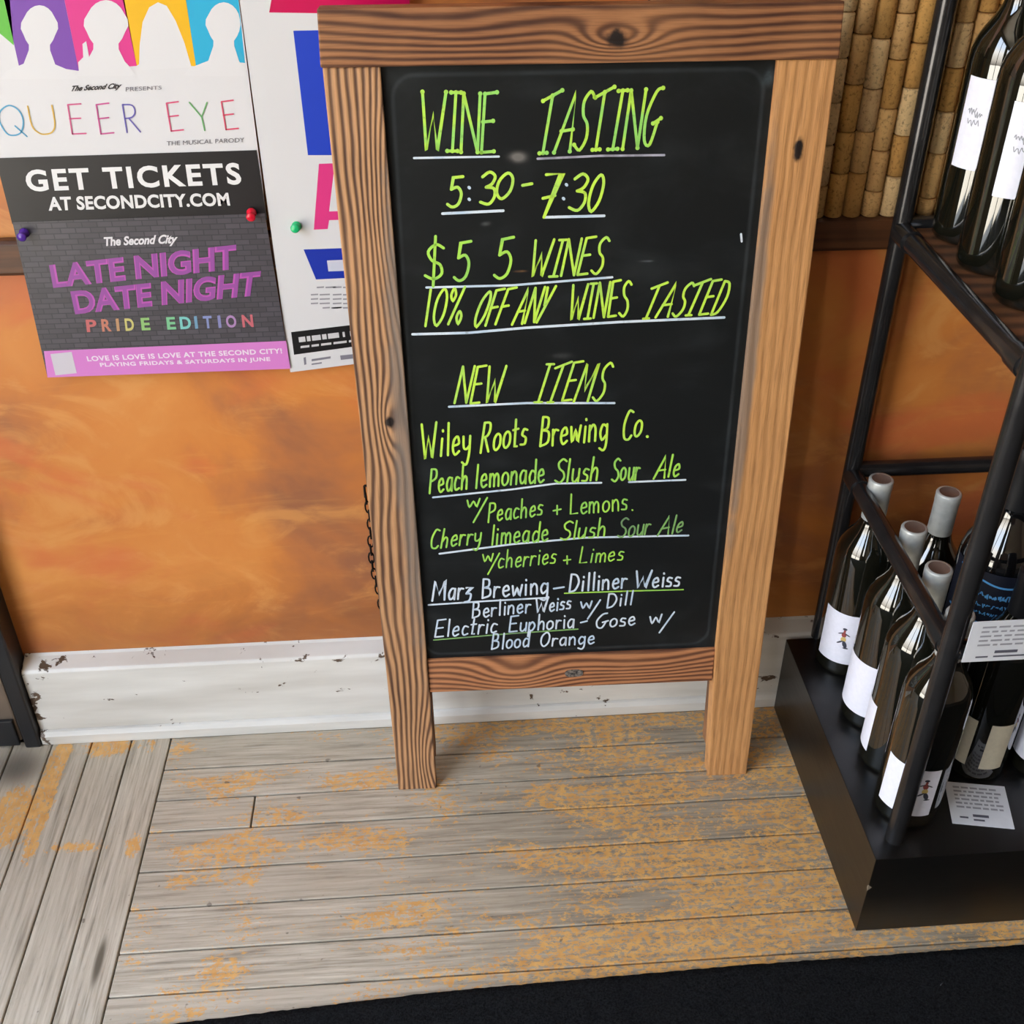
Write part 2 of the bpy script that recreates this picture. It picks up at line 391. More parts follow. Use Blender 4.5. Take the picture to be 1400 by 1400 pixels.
# ------------------------------------------------------------------ cork wall panel
CX0, CX1, CZ0, CZ1 = 0.222, 0.86, 0.7485, 1.16
cp = empty('cork_panel', (CX0, WY, CZ0), 'panel of used wine corks in columns on the wall, right of the chalkboard', 'wall panel')
b = MB(); b.box((CX0, WY - 0.004, CZ0), (CX1, WY, CZ1)); b.build('backing_board', M['backing'], cp, (CX0, WY, CZ0))
cork_meshes = []
for k in range(3):
    for L_ in (0.044, 0.049):
        b = MB(); r = 0.0104
        n = 12
        prof = [(0.0, 0), (r * .86, 0), (r, 0.0015), (r, L_ - 0.0015), (r * .86, L_), (0.0, L_)]
        b.lathe(prof, n=n)
        o = b.build('cork', M['cork'][k]); cork_meshes.append((o.data, L_)); bpy.data.objects.remove(o)
ncol = int((CX1 - CX0) / 0.0213); cnt = 0
for i in range(ncol):
    x = 0.0115 + i * 0.0213; z = 0.001 + (random.choice([0, 0, 0, 0]))
    first = True
    while z < CZ1 - CZ0 - 0.048 and cnt < 298:
        me, L_ = random.choice(cork_meshes if random.random() < .75 else cork_meshes[:2])
        o = bpy.data.objects.new('cork', me); COL.objects.link(o); o.parent = cp
        if first and random.random() < 0.7:
            o.scale = (1, 1, random.uniform(.35, .9)); 
        o.location = (x + random.uniform(-.0004, .0004), -0.0090 + random.uniform(-.0012, .0004), z); o.rotation_euler = (0, 0, random.uniform(0, 6.28))
        z += L_ * o.scale[2] + 0.0010; first = False; cnt += 1

# ------------------------------------------------------------------ sandwich board
yaw = math.radians(-0.75); tilt = math.radians(4.25)
BO = Vector((0.155, 1.055, 0.0))
bux = Vector((math.cos(yaw), math.sin(yaw), 0)); bback = Vector((-math.sin(yaw), math.cos(yaw), 0))
bv = Vector((0, 0, 1)) * math.cos(tilt) + bback * math.sin(tilt); bny = bv.cross(bux)
board = empty('sandwich_board', BO, 'wooden framed chalkboard sign with green and white handwriting, leaning against the orange wall', 'chalkboard sign')
board.rotation_euler = Matrix((bux, bny, bv)).transposed().to_euler()
def bl(px, py, d=0.0):
    O = BO + bny * d; q = on_plane(px, py, O, bny) - BO
    return q.dot(bux), q.dot(bv)
TH = 0.025
def slab(poly, d0, d1):
    b = MB(); b.prism(poly, lambda p: (p[0], d0, p[1]), lambda p: (p[0], d1, p[1])); return b
kt = bl(843, 52); kr = bl(1092, 205); kl = bl(533, 577); kb = bl(785, 922)
M['w_top'] = wood('pine_top_rail', 'X', 'Z', (150, 100, 64), (68, 38, 26), (176, 124, 82), [(kt[0], kt[1], .036, .014, .028, .0088), (kt[0] - .16, kt[1] + .01, .12, .02, .010, 0)], 120, seed=1.0, waves=.0035)
M['w_left'] = wood('pine_left_stile', 'Z', 'X', (194, 146, 102), (78, 52, 40), (200, 150, 106), [(kl[1], kl[0], .040, .012, .018, .0060), (.05, -.195, .07, .018, .020, 0), (.80, -.20, .14, .02, .020, 0)], 118, seed=5.0, waves=.0055, grey=(.55, -.20, .35, .02))
M['w_right'] = wood('pine_right_stile', 'Z', 'X', (198, 144, 90), (128, 84, 52), (208, 154, 98), [(kr[1], kr[0], .02, .006, .006, .0056)], 95, seed=9.0, contrast=.16, waves=.004, fine=.6, grey=(.62, .185, .28, .009))
M['w_bottom'] = wood('pine_bottom_rail', 'X', 'Z', (184, 124, 82), (96, 58, 40), (196, 136, 92), [(-.08, .19, .06, .03, .03, 0), (.07, .2, .09, .02, .014, 0)], 120, seed=13.0, waves=.004)
M['w_rear'] = wood('pine_rear_frame', 'Z', 'X', (150, 104, 70), (96, 64, 44), (165, 116, 78), [], 70, seed=17.0)
sh = lambda v: -0.012 * v
# stiles
o = slab([(-.2427, 0.0), (-.1905, 0.0), (-.1905 + sh(.235), .235), (-.2050, .941), (-.2600, .941)], 0.0, TH).build('stile', M['w_left'], board, bevel=.0014)
o['label'] = 'left stile with wavy dark grain and a round knot'
o = slab([(.1895, 0.0), (.2437, 0.0), (.2390, .941), (.1803, .941), (.1812, .22)], 0.0, TH).build('stile', M['w_right'], board, bevel=.0014)
o['label'] = 'right stile, paler straight grain with a dark diamond knot'
o = slab([(-.2615, .9412), (.2400, .9412), (.2382, .9930), (-.2600, .9930)], -0.003, TH + .001).build('top_rail', M['w_top'], board, bevel=.0016)
o = slab([(-.1905 + sh(.17), .168), (.1815, .168), (.1815, .2215), (-.1930, .2215)], 0.003, TH).build('bottom_rail', M['w_bottom'], board, bevel=.0012)
# metal-grey knot plug in the bottom rail
b = MB(); n = 20
b.prism([(kb[0] + .0095 * math.copysign(abs(math.cos(a)) ** .7, math.cos(a)) * 1.25, kb[1] + .0058 * math.copysign(abs(math.sin(a)) ** .8, math.sin(a))) for a in [2 * PI * i / n for i in range(n)]],
        lambda p: (p[0], .0018, p[1]), lambda p: (p[0], .006, p[1]))
t = NT('grey_plug'); c = t.coord(); nn = t.noise(c, 330, 4); t.out(t.ramp(nn, [(.35, lin((34, 30, 28))), (.6, lin((120, 112, 104)))]), .6)
b.build('knot_plug', t.m, board)['label'] = 'small grey oval plug'
# chalkboard panel
PD = 0.0068
def slate():
    t = NT('black_slate_paint'); c = t.coord(); s3 = t.sep(c)
    n = t.noise(t.mapping(c, (1.5, 1, 3)), 4, 5, .6, .8); n2 = t.noise(c, 26, 5)
    f = t.math('MULTIPLY', t.smooth(t.math('MULTIPLY_ADD', n2, .35, n), .62, .95), .35)
    col = t.mix(f, lin((22, 24, 25)), lin((52, 56, 58)))
    def smear(px, py, sx, sz, amp, rgb):
        nonlocal col
        u, v = bl(px, py, PD)
        g = t.math('MULTIPLY', t.gauss(s3[0], s3[2], u, v, sx, sz, amp), t.smooth(n2, .3, .6)); col = t.mix(t.math('MINIMUM', g, .8), col, lin(rgb))
    smear(708, 215, .007, .004, 1.4, (120, 116, 112)); smear(1050, 102, .006, .007, 1.0, (110, 125, 132))
    smear(664, 306, .004, .002, .8, (80, 82, 82)); smear(765, 487, .010, .003, .7, (84, 84, 82)); smear(885, 357, .006, .001, 1.0, (90, 94, 98)); smear(712, 371, .005, .001, 1.2, (120, 90, 60))
    # dusty line just inside the edge of the panel, rounded at the corners
    cx, cz, hx, hz, R = -.012, .58, .183, .352, .022
    qx = t.math('MAXIMUM', t.math('SUBTRACT', t.math('ABSOLUTE', t.math('SUBTRACT', s3[0], cx)), hx - R), 0.0)
    qz = t.math('MAXIMUM', t.math('SUBTRACT', t.math('ABSOLUTE', t.math('SUBTRACT', s3[2], cz)), hz - R), 0.0)
    dd = t.math('SUBTRACT', t.math('SQRT', t.math('ADD', t.math('MULTIPLY', qx, qx), t.math('MULTIPLY', qz, qz))), R)
    e = t.math('MULTIPLY', t.smooth(t.math('ABSOLUTE', dd), .0035, 0.0), t.math('MULTIPLY', n2, .16))
    col = t.mix(e, col, lin((120, 130, 136)))
    t.out(col, .42, 0, .30); t.bump(n2, .06, .001)
    return t.m
b = slab([(-.2000, .215), (.186, .215), (.186, .945), (-.2100, .945)], PD, PD + .004)
panel = b.build('chalkboard_panel', slate(), board)
# rear frame, folded flat behind the front one
for sx in (-1, 1):
    slab([(sx * .190 - (.02 if sx < 0 else 0), .03), (sx * .190 + (0 if sx < 0 else .02), .03), (sx * .190 + (0 if sx < 0 else .02) - .009, .93), (sx * .190 - (.02 if sx < 0 else 0) - .009, .93)], TH + .006, TH + .028).build('rear_stile', M['w_rear'], board, bevel=.001)
slab([(-.215, .90), (.195, .90), (.195, .95), (-.215, .95)], TH + .006, TH + .028).build('rear_top_rail', M['w_rear'], board, bevel=.001)
slab([(-.20, .23), (.185, .23), (.180, .90), (-.205, .90)], TH + .012, TH + .016).build('rear_panel', plain('rear_slate', (24, 25, 26), .5), board)
for sx in (-.17, .15):
    b = MB(); b.tube((sx - .02, TH + .0035, .975), (sx + .02, TH + .0035, .975), .0032, 12)
    b.box((sx - .022, TH - .001, .945), (sx + .022, TH + .002, .985)); b.build('hinge', plain('hinge_steel', (110, 108, 104), .4, .8), board)
# black chain hanging beside the left stile
cb = MB()
c0 = ony(499, 676, 1.13); c1 = ony(520, 842, 1.13)
loc = lambda q: Vector(((q - BO).dot(bux), (q - BO).dot(bny), (q - BO).dot(bv)))
c0 = loc(c0); c1 = loc(c1); NL = 15
for i in range(NL):
    f = (i + .5) / NL; p = c0.lerp(c1, f) + Vector((0.002 * math.sin(f * 9), .001 * math.cos(f * 7), 0))
    d = (c1 - c0).normalized(); side = Vector((1, 0, 0)) if i % 2 else Vector((0, 1, 0)); side = (side - d * side.dot(d)).normalized()
    hl = (c1 - c0).length / NL * .68; n = 10; ring = [p + d * (hl * math.cos(2 * PI * k / n)) + side * (.0034 * math.sin(2 * PI * k / n)) for k in range(n)]
    for k in range(n): cb.tube(ring[k], ring[(k + 1) % n], .0011, 6, caps=False)
cb.tube(c0 + Vector((0, 0, .012)), c0 - Vector((0, 0, .004)), .0016, 6); cb.tube(c0 + Vector((0, 0, .012)), c0 + Vector((.022, 0, .012)), .0016, 6)
ch = cb.build('chain', plain('black_chain_metal', (24, 20, 18), .45, .6), board); ch['kind'] = 'stuff'; ch['label'] = 'short black chain hanging beside the left stile'

# ---- handwriting: single-stroke letters laid on the panel as thin ribbons of chalk ink
def P(s):
    out = []
    for st in s.split('|'):
        st = st.strip(); sm = st.startswith('~'); st = st.lstrip('~')
        out.append((sm, [tuple(float(q) / 100 for q in w.split(',')) for w in st.split()]))
    return out
GL = {
 'W': (1.0, '0,100 25,0 50,62 72,0 100,100'), 'I': (.45, '22,100 22,0|2,100 44,100|0,0 44,0'), 'N': (.72, '0,0 0,100|0,100 70,0|70,0 70,100'),
 'E': (.55, '0,0 2,100|2,100 52,103|0,52 42,54|0,0 52,2'), 'T': (.75, '38,98 32,0|-4,90 80,106|16,0 50,0'), 'A': (.75, '0,0 44,100 74,0|14,36 66,38'),
 'S': (.55, '~58,90 36,100 12,84 20,60 46,44 54,20 32,0 2,10'), 'G': (.72, '~66,98 38,92 6,52 12,10 40,2 62,40|42,38 76,46'),
 '5': (.58, '56,98 16,96 12,58|~12,58 38,64 56,42 48,10 24,0 2,10'), '3': (.55, '~4,88 30,100 52,84 42,62 20,54|~20,54 50,46 54,20 34,0 2,10'),
 '0': (.58, '~34,100 8,72 6,26 28,0 54,28 56,76 34,100'), '7': (.60, '0,98 62,98 18,0|2,44 48,48'), '1': (.25, '10,100 8,0'),
 '$': (.60, '~56,82 32,92 8,76 20,54 46,42 52,20 28,8 0,18|30,112 26,-10'), '%': (.70, '66,100 8,0|~14,98 2,80 14,64 26,80 14,98|~58,34 46,18 58,0 70,18 58,34'),
 'O': (.62, '~36,100 8,72 6,26 28,0 54,28 56,76 36,100'), 'F': (.50, '0,0 2,100|2,100 50,103|0,50 40,52'), 'Y': (.62, '0,100 26,48|58,102 14,0'),
 'D': (.62, '4,0 6,100|~6,100 40,92 58,52 38,8 4,0'), 'M': (.85, '0,0 8,100 40,30 74,100 80,0'), 'L': (.50, '4,100 2,0 46,2'), 'R': (.58, '2,0 4,100|~4,100 38,96 44,72 30,54 4,50|18,50 50,0'),
 'B': (.55, '2,0 4,100|~4,100 36,94 36,62 6,54|~6,54 44,46 44,12 2,0'), 'C': (.55, '~50,92 26,98 4,56 10,10 36,0 52,12'), 'P': (.50, '2,0 4,100|~4,100 40,94 42,62 4,48'),
 'a': (.46, '~40,52 18,56 2,30 12,2 34,14 40,50|40,54 40,0'), 'b': (.44, '2,100 2,0|~2,34 24,54 40,30 24,0 2,8'), 'c': (.38, '~36,48 14,54 2,26 12,2 36,8'),
 'd': (.46, '~40,44 18,54 2,28 12,0 40,14|42,100 40,0'), 'e': (.42, '~4,28 36,34 28,56 8,46 4,18 18,0 40,10'), 'g': (.44, '~38,46 16,54 2,28 14,2 38,18|~40,54 40,-10 26,-34 2,-26'),
 'h': (.44, '2,100 2,0|~2,30 20,54 36,42 38,0'), 'i': (.16, '8,54 8,0|8,80 9,76'), 'l': (.16, '8,100 8,0'), 'm': (.66, '2,54 2,0|~2,34 14,54 28,42 30,0|~30,34 44,54 58,42 60,0'),
 'n': (.44, '2,54 2,0|~2,34 20,56 36,42 38,0'), 'o': (.44, '~22,54 4,40 4,12 20,0 40,14 40,42 22,54'), 'p': (.44, '2,54 0,-36|~2,34 22,56 40,30 22,0 2,8'),
 'r': (.32, '2,54 2,0|~2,32 14,52 32,50'), 's': (.36, '~34,50 14,54 6,36 30,24 28,4 2,4'), 't': (.32, '14,92 14,0 28,2|0,58 32,60'), 'u': (.44, '~2,54 4,10 20,0 38,18|40,54 40,0'),
 'w': (.56, '~0,54 10,2 28,40 42,2 56,56'), 'y': (.42, '~2,54 6,20 22,14 38,24|~40,54 38,0 24,-34 0,-26'), 'z': (.40, '0,52 36,52 4,22|~4,22 34,18 30,-14 0,-20'),
 '-': (.40, '4,45 38,47'), '+': (.50, '4,34 46,36|25,62 25,8'), '/': (.50, '50,90 4,-30'), '.': (.16, '8,3 9,2'), ':': (.22, '10,64 11,62|10,22 11,20'), ' ': (.30, '0,0 0,0'),
}
def smoothpts(pts, k=5):
    if len(pts) < 3: return pts
    closed = (abs(pts[0][0] - pts[-1][0]) + abs(pts[0][1] - pts[-1][1])) < 1e-6
    out = []; n = len(pts)
    for i in range(n - 1):
        p0 = pts[i - 1] if i > 0 else (pts[-2] if closed else pts[0]); p1 = pts[i]; p2 = pts[i + 1]; p3 = pts[i + 2] if i + 2 < n else (pts[1] if closed else pts[-1])
        for j in range(k):
            t = j / k
            out.append(tuple(.5 * ((2 * p1[d]) + (-p0[d] + p2[d]) * t + (2 * p0[d] - 5 * p1[d] + 4 * p2[d] - p3[d]) * t * t + (-p0[d] + 3 * p1[d] - 3 * p2[d] + p3[d]) * t ** 3) for d in (0, 1)))
    out.append(pts[-1]); return out
def ribbon(mb, pts, w, place, h0, h1, dots=1.0):
    """pts: 2D points in the surface frame; place(u, v, h) -> 3D"""
    P2 = [Vector(p) for p in pts]; Q = [P2[0]]
    for p in P2[1:]:
        if (p - Q[-1]).length > 1e-5: Q.append(p)
    if len(Q) < 2:
        Q = [P2[0], P2[0] + Vector((w * .2, 0))]
    n = len(Q); Ls = []; Rs = []
    for i in range(n):
        d = (Q[min(i + 1, n - 1)] - Q[max(i - 1, 0)]);
        if d.length < 1e-9: d = Vector((1, 0))
        d.normalize(); nn = Vector((-d.y, d.x))
        if 0 < i < n - 1:
            e = (Q[i] - Q[i - 1]).normalized(); k = max(.45, abs(nn.dot(Vector((-e.y, e.x))))); 
        else: k = 1
        Ls.append(Q[i] + nn * (w / 2 / k)); Rs.append(Q[i] - nn * (w / 2 / k))
    vs = []
    for i in range(n):
        vs += [place(Ls[i].x, Ls[i].y, h0), place(Ls[i].x, Ls[i].y, h1), place(Rs[i].x, Rs[i].y, h1), place(Rs[i].x, Rs[i].y, h0)]
    fs = []
    for i in range(n - 1):
        a = i * 4; c = a + 4
        fs += [(a + 1, c + 1, c + 2, a + 2), (a, c, c + 1, a + 1), (a + 2, c + 2, c + 3, a + 3)]
    mb.add(vs, fs)
    for q, cnt in ((Q[0], 0), (Q[-1], 1)):
        m = 10; r = w / 2 * dots; hh = h1 + 0.00001 * (1 + cnt)
        cvs = [place(q.x + r * math.cos(2 * PI * j / m), q.y + r * math.sin(2 * PI * j / m), hh) for j in range(m)] + [place(q.x + r * math.cos(2 * PI * j / m), q.y + r * math.sin(2 * PI * j / m), h0) for j in range(m)]
        mb.add(cvs, [tuple(range(m))] + [(j, (j + 1) % m, (j + 1) % m + m, j + m) for j in range(m)])
def word(mb, s, x0, y0, x1, y1, h, slant, w, topx, place, gap=.17, dots=1.0, jit=.02, h0=0.0, h1=0.0003):
    """lay a word between two baseline points (photo pixels) with cap height h and slant"""
    rnd = random.Random(s + str(x0)); adv = []; tot = 0
    for c in s: adv.append(tot); tot += GL[c][0] + gap
    tot -= gap
    for c, a in zip(s, adv):
        jx, jy, jr = rnd.uniform(-1, 1) * h * jit, rnd.uniform(-1, 1) * h * jit, rnd.uniform(-1, 1) * jit * 2
        for sm, pts in P(GL[c][1]):
            if sm: pts = smoothpts(pts, 4)
            px = []
            for (gx, gy) in pts:
                u = (a + gx) / tot
                bx = x0 + (x1 - x0) * u + slant * gy + jx + jr * h * (gy - .4); by = y0 + (y1 - y0) * u - h * gy + jy
                px.append(topx(bx, by))
            ribbon(mb, px, w, place, h0, h1, dots)
def ink(name, rgb, rgb2):
    t = NT(name); c = t.coord(); n = t.noise(c, 160, 4, .6); n2 = t.noise(c, 35, 3)
    col = t.mix(t.smooth(n2, .42, .62), lin(rgb), lin(rgb2)); col = t.mix(t.math('MULTIPLY', t.smooth(n, .52, .8), .45), col, lin((40, 46, 40)))
    t.out(col, .55, 0, .3); return t.m
M['green_ink'] = ink('green_chalk_ink', (184, 226, 80), (150, 214, 104))
M['lime_ink'] = ink('lime_chalk_ink', (196, 232, 78), (178, 222, 92))
M['mint_ink'] = ink('mint_chalk_ink', (150, 208, 92), (172, 222, 84))
M['white_ink'] = ink('white_chalk_ink', (214, 224, 234), (190, 208, 226))
M['grey_ink'] = ink('grey_chalk_ink', (176, 174, 190), (140, 138, 150))
M['faint_ink'] = ink('faint_green_chalk_ink', (130, 176, 100), (116, 150, 104))
bt = lambda x, y: bl(x, y, PD)
pl_ = lambda u, v, h: (u, PD - .00004 - h, v)
def lettering(label, mat, words=(), lines=(), w=.0028, dots=1.0, lw=.0024):
    col_ = label.split()[0]
    for a in words:
        b = MB(); word(b, *a[:7], w if len(a) < 8 else a[7], bt, pl_, dots=dots)
        o = b.build('lettering', M[mat], panel); o['label'] = '%s chalk writing reading %s' % (col_, a[0])
    for ln in lines:
        b = MB(); ribbon(b, [bt(*q) for q in ln], lw, pl_, 0, .00035)
        o = b.build('lettering', M[mat], panel); o['label'] = label
def underline(label, mat, lines, lw=.0024):
    for ln in lines:
        b = MB(); ribbon(b, [bt(*q) for q in ln], lw, pl_, 0, .00022)
        b.build('underline', M[mat], panel)['label'] = label
lettering('green capitals reading WINE TASTING', 'green_ink', [('WINE', 574, 206, 678, 207, 80, 3), ('TASTING', 731, 211, 897, 199, 80, 14)], w=.0029, dots=1.5)
underline('white line under WINE', 'white_ink', [[(566, 216), (682, 214)]], .0021); underline('grey line under TASTING', 'grey_ink', [[(735, 217), (820, 213), (908, 212)]], .0022)
lettering('green time reading 5:30-7:30', 'lime_ink', [('5', 610, 283, 629, 282, 42, 4), ('3', 656, 280, 676, 277, 44, 3), ('0', 675, 273, 697, 271, 35, 6), ('-', 713, 268, 728, 266, 31, 0), ('7', 738, 297, 759, 295, 60, 10), ('3', 776, 289, 797, 287, 50, 8), ('0', 800, 289, 817, 288, 50, 12)], w=.0030)
lettering('white colon dots', 'white_ink', [], [[(641, 256), (642, 257)], [(641, 272), (642, 273)], [(774, 252), (775, 253)], [(770, 271), (771, 272)]], lw=.003)
underline('white lines under the time', 'white_ink', [[(605, 292), (688, 288)], [(744, 297), (826, 295)]], .0028)
lettering('green writing reading $5 5 WINES', 'mint_ink', [('$', 581, 386, 607, 384, 56, 3), ('5', 619, 384, 639, 382, 54, 5), ('5', 674, 383, 696, 380, 56, 7)], w=.0030)
lettering('green capitals reading WINES', 'lime_ink', [('WINES', 722, 379, 822, 374, 50, 12)], w=.0027)
underline('white line under $5 5 WINES', 'white_ink', [[(583, 393), (700, 390), (837, 379)]], .0024)
lettering('green capitals reading 10% OFF ANY WINES TASTED', 'lime_ink', [('10%', 579, 446, 629, 443, 50, 8), ('OFF', 645, 447, 690, 443, 48, 16), ('ANY', 699, 444, 744, 440, 48, 16),
          ('WINES', 776, 437, 856, 432, 48, 8), ('TASTED', 876, 435, 985, 429, 46, 19)], w=.0027)
underline('long white line under the discount offer', 'white_ink', [[(564, 457), (640, 455), (720, 448), (850, 440), (990, 434)]], .0028)
lettering('green capitals reading NEW ITEMS', 'lime_ink', [('NEW', 622, 552, 682, 550, 50, 10), ('ITEMS', 731, 550, 822, 547, 52, 16)], w=.0027)
underline('white line under NEW ITEMS', 'white_ink', [[(614, 556), (720, 551), (840, 551)]], .0026)
lettering('green writing reading Wiley Roots Brewing Co.', 'lime_ink', [('W', 576, 628, 596, 625, 48, 2), ('iley', 602, 624, 642, 620, 44, 2), ('Roots', 657, 619, 719, 608, 41, 4), ('Brewing', 738, 610, 829, 601, 40, 3), ('Co', 850, 602, 877, 596, 40, 5), ('.', 883, 598, 887, 597, 40, 0, .0034)], w=.0027)
lettering('green writing reading Peach lemonade Slush Sour Ale', 'mint_ink', [('Peach', 587, 675, 639, 668, 33, 2), ('lemonade', 650, 667, 744, 659, 32, 2), ('Slush', 758, 660, 817, 657, 32, 4), ('Sour', 836, 658, 873, 655, 31, 4), ('Ale', 894, 654, 927, 651, 30, 7)], w=.0024)
underline('white line under Peach lemonade Slush', 'white_ink', [[(592, 680), (700, 669), (760, 661), (822, 660)]], .0024); underline('white line under Sour Ale', 'white_ink', [[(860, 659), (937, 656)]], .0024)
lettering('green writing reading w/ Peaches + Lemons', 'mint_ink', [('w', 639, 694, 656, 692, 18, 0), ('/', 648, 706, 660, 706, 28, 6), ('Peaches', 667, 714, 741, 704, 26, 2), ('+', 756, 706, 768, 704, 22, 0), ('Lemons', 779, 703, 857, 697, 27, 1), ('.', 862, 698, 866, 698, 20, 0)], w=.0021)
lettering('green writing reading Cherry limeade Slush Sour Ale', 'mint_ink', [('Cherry', 588, 751, 656, 742, 26, 4), ('limeade', 671, 745, 749, 739, 27, 2), ('Slush', 766, 738, 827, 733, 25, 4)], w=.0022)
lettering('fainter green writing reading Sour Ale', 'faint_ink', [('Sour', 844, 735, 888, 730, 26, 4), ('Ale', 899, 732, 932, 727, 25, 7)], w=.0021)
underline('white line under Cherry limeade Slush Sour Ale', 'white_ink', [[(601, 757), (700, 744), (800, 735), (941, 732)]], .0025)
lettering('green writing reading w/ cherries + Limes', 'mint_ink', [('w', 660, 768, 674, 767, 18, 0), ('/', 668, 778, 678, 778, 24, 5), ('cherries', 681, 777, 759, 770, 24, 3), ('+', 770, 773, 781, 772, 20, 0), ('Limes', 792, 770, 851, 766, 22, 4)], w=.0019)
lettering('white writing reading Marz Brewing - Dilliner Weiss', 'white_ink', [('Marz', 591, 822, 644, 817, 27, 3), ('Brewing', 659, 818, 749, 811, 26, 1), ('-', 756, 815, 772, 813, 22, 0), ('Dilliner', 778, 809, 856, 804, 24, 2), ('Weiss', 867, 804, 929, 801, 23, 3)], w=.0025)
underline('pale blue line under Marz Brewing', 'white_ink', [[(586, 827), (660, 822), (750, 817)]], .0024); underline('green line under Dilliner Weiss', 'mint_ink', [[(772, 811), (860, 808), (934, 806)]], .0018)
lettering('white writing reading Berliner Weiss w/ Dill', 'white_ink', [('Berliner', 646, 845, 725, 837, 21, 1), ('Weiss', 731, 838, 780, 832, 20, 2), ('w', 794, 832, 809, 831, 16, 0), ('/', 804, 840, 815, 838, 20, 6), ('Dill', 829, 831, 864, 826, 19, 3)], w=.0022)
lettering('white writing reading Electric Euphoria - Gose w/', 'white_ink', [('Electric', 595, 871, 679, 865, 23, 3), ('Euphoria', 696, 864, 785, 858, 21, 2), ('-', 793, 861, 803, 859, 22, 0), ('Gose', 814, 859, 868, 854, 20, 2), ('w', 889, 853, 905, 850, 18, 0), ('/', 903, 858, 914, 856, 22, 8)], w=.0022)
lettering('white writing reading Blood Orange', 'white_ink', [('Blood', 672, 888, 723, 884, 21, 2), ('Orange', 738, 884, 812, 880, 19, 2)], w=.0022)
underline('pale green line under Electric Euphoria', 'faint_ink', [[(593, 875), (700, 866), (790, 860)]], .0018)
lettering('small white scratch near the right edge of the panel', 'white_ink', [], [[(1013, 320), (1014, 330)]], lw=.0022)

# ------------------------------------------------------------------ posters
def text_mesh(s, bold=0.0, shear=0.0, space=1.0):
    cu = bpy.data.curves.new('text', 'FONT'); cu.body = s; cu.offset = bold; cu.shear = shear; cu.space_character = space; cu.resolution_u = 4
    o = bpy.data.objects.new('text', cu); COL.objects.link(o)
    dg = bpy.context.evaluated_depsgraph_get(); me = bpy.data.meshes.new_from_object(o.evaluated_get(dg))
    vs = [v.co.copy() for v in me.vertices]; fs = [tuple(p.vertices) for p in me.polygons]
    COL.objects.unlink(o); bpy.data.objects.remove(o); bpy.data.meshes.remove(me)
    x0 = min(v.x for v in vs); x1 = max(v.x for v in vs); y0 = min(v.y for v in vs); y1 = max(v.y for v in vs)
    return [((v.x - x0) / (x1 - x0), (v.y - y0) / (y1 - y0)) for v in vs], fs
def bil(q, s, t):   # q = BL, BR, TR, TL in pixels
    bx = q[0][0] + (q[1][0] - q[0][0]) * s, q[0][1] + (q[1][1] - q[0][1]) * s
    tx = q[3][0] + (q[2][0] - q[3][0]) * s, q[3][1] + (q[2][1] - q[3][1]) * s
    return bx[0] + (tx[0] - bx[0]) * t, bx[1] + (tx[1] - bx[1]) * t
PAPER = {}
def ptm(rgb, rough=.38):
    k = tuple(int(v * .94) for v in rgb)
    if k not in PAPER:
        t = NT('print_%d_%d_%d' % k); c = t.pos(); n = t.noise(c, 18, 3)
        t.out(lin(k), rough, 0, .4); t.bump(n, .12, .003); PAPER[k] = t.m
    return PAPER[k]
class Poster:
    def __init__(s, label, quad, y, rgb, th=.0005, name='poster', cat='poster', mat=None, group=None):
        s.y = y; s.k = 0
        pts = [ony(px, py, y) for px, py in quad]; s.o = pts[0]
        b = MB(); b.prism([(p.x, p.z) for p in pts], lambda p: (p[0], y, p[1]), lambda p: (p[0], y + th, p[1]))
        s.root = b.build(name, mat or ptm(rgb), None, s.o); tag(s.root, label, cat, group)
    def w(s, px, py, h): q = ony(px, py, s.y); return (q.x, s.y - h, q.z)
    def poly(s, name, px, rgb, lay=1, mat=None, label=None):
        b = MB(); h = .00012 * lay
        b.add([s.w(x, y, h) for x, y in px], [tuple(range(len(px)))])
        o = b.build(name, mat or ptm(rgb), s.root, s.o)
        if label: o['label'] = label
        return o
    def multi(s, name, polys, rgb, lay=1, label=None):
        b = MB(); h = .00012 * lay
        for px in polys: b.add([s.w(x, y, h) for x, y in px], [tuple(range(len(px)))])
        o = b.build(name, ptm(rgb), s.root, s.o)
        if label: o['label'] = label
    def text(s, txt, quad, rgb, lay=2, bold=0.0, shear=0.0, space=1.0, label=None, name='printed_text'):
        uv, fs = text_mesh(txt, bold, shear, space); b = MB(); h = .00012 * lay
        b.add([s.w(*bil(quad, u, v), h) for u, v in uv], fs); o = b.build(name, ptm(rgb), s.root, s.o)
        o['label'] = label or ('printed words reading ' + txt)
    def strokes(s, txt, x0, y0, x1, y1, h, slant, w, rgb, lay=2, label=None, gap=.3):
        b = MB(); tp = lambda x, y: (lambda q: (q.x, q.z))(ony(x, y, s.y))
        word(b, txt, x0, y0, x1, y1, h, slant, w, tp, lambda u, v, hh: (u, s.y - hh, v), gap=gap, jit=0, h0=.0001 * lay, h1=.00012 * lay + .00005)
        o = b.build('printed_text', ptm(rgb), s.root, s.o); o['label'] = label or ('printed letters reading ' + txt)
# extra thin capitals used by the poster title
GL['Q'] = (1.0, '~50,100 10,80 0,45 20,5 50,-2 82,10 98,50 86,84 50,100|60,30 102,-6'); GL['U'] = (.75, '~0,100 2,30 20,3 40,-2 62,6 74,35 75,100')
GL['e_'] = GL['E']
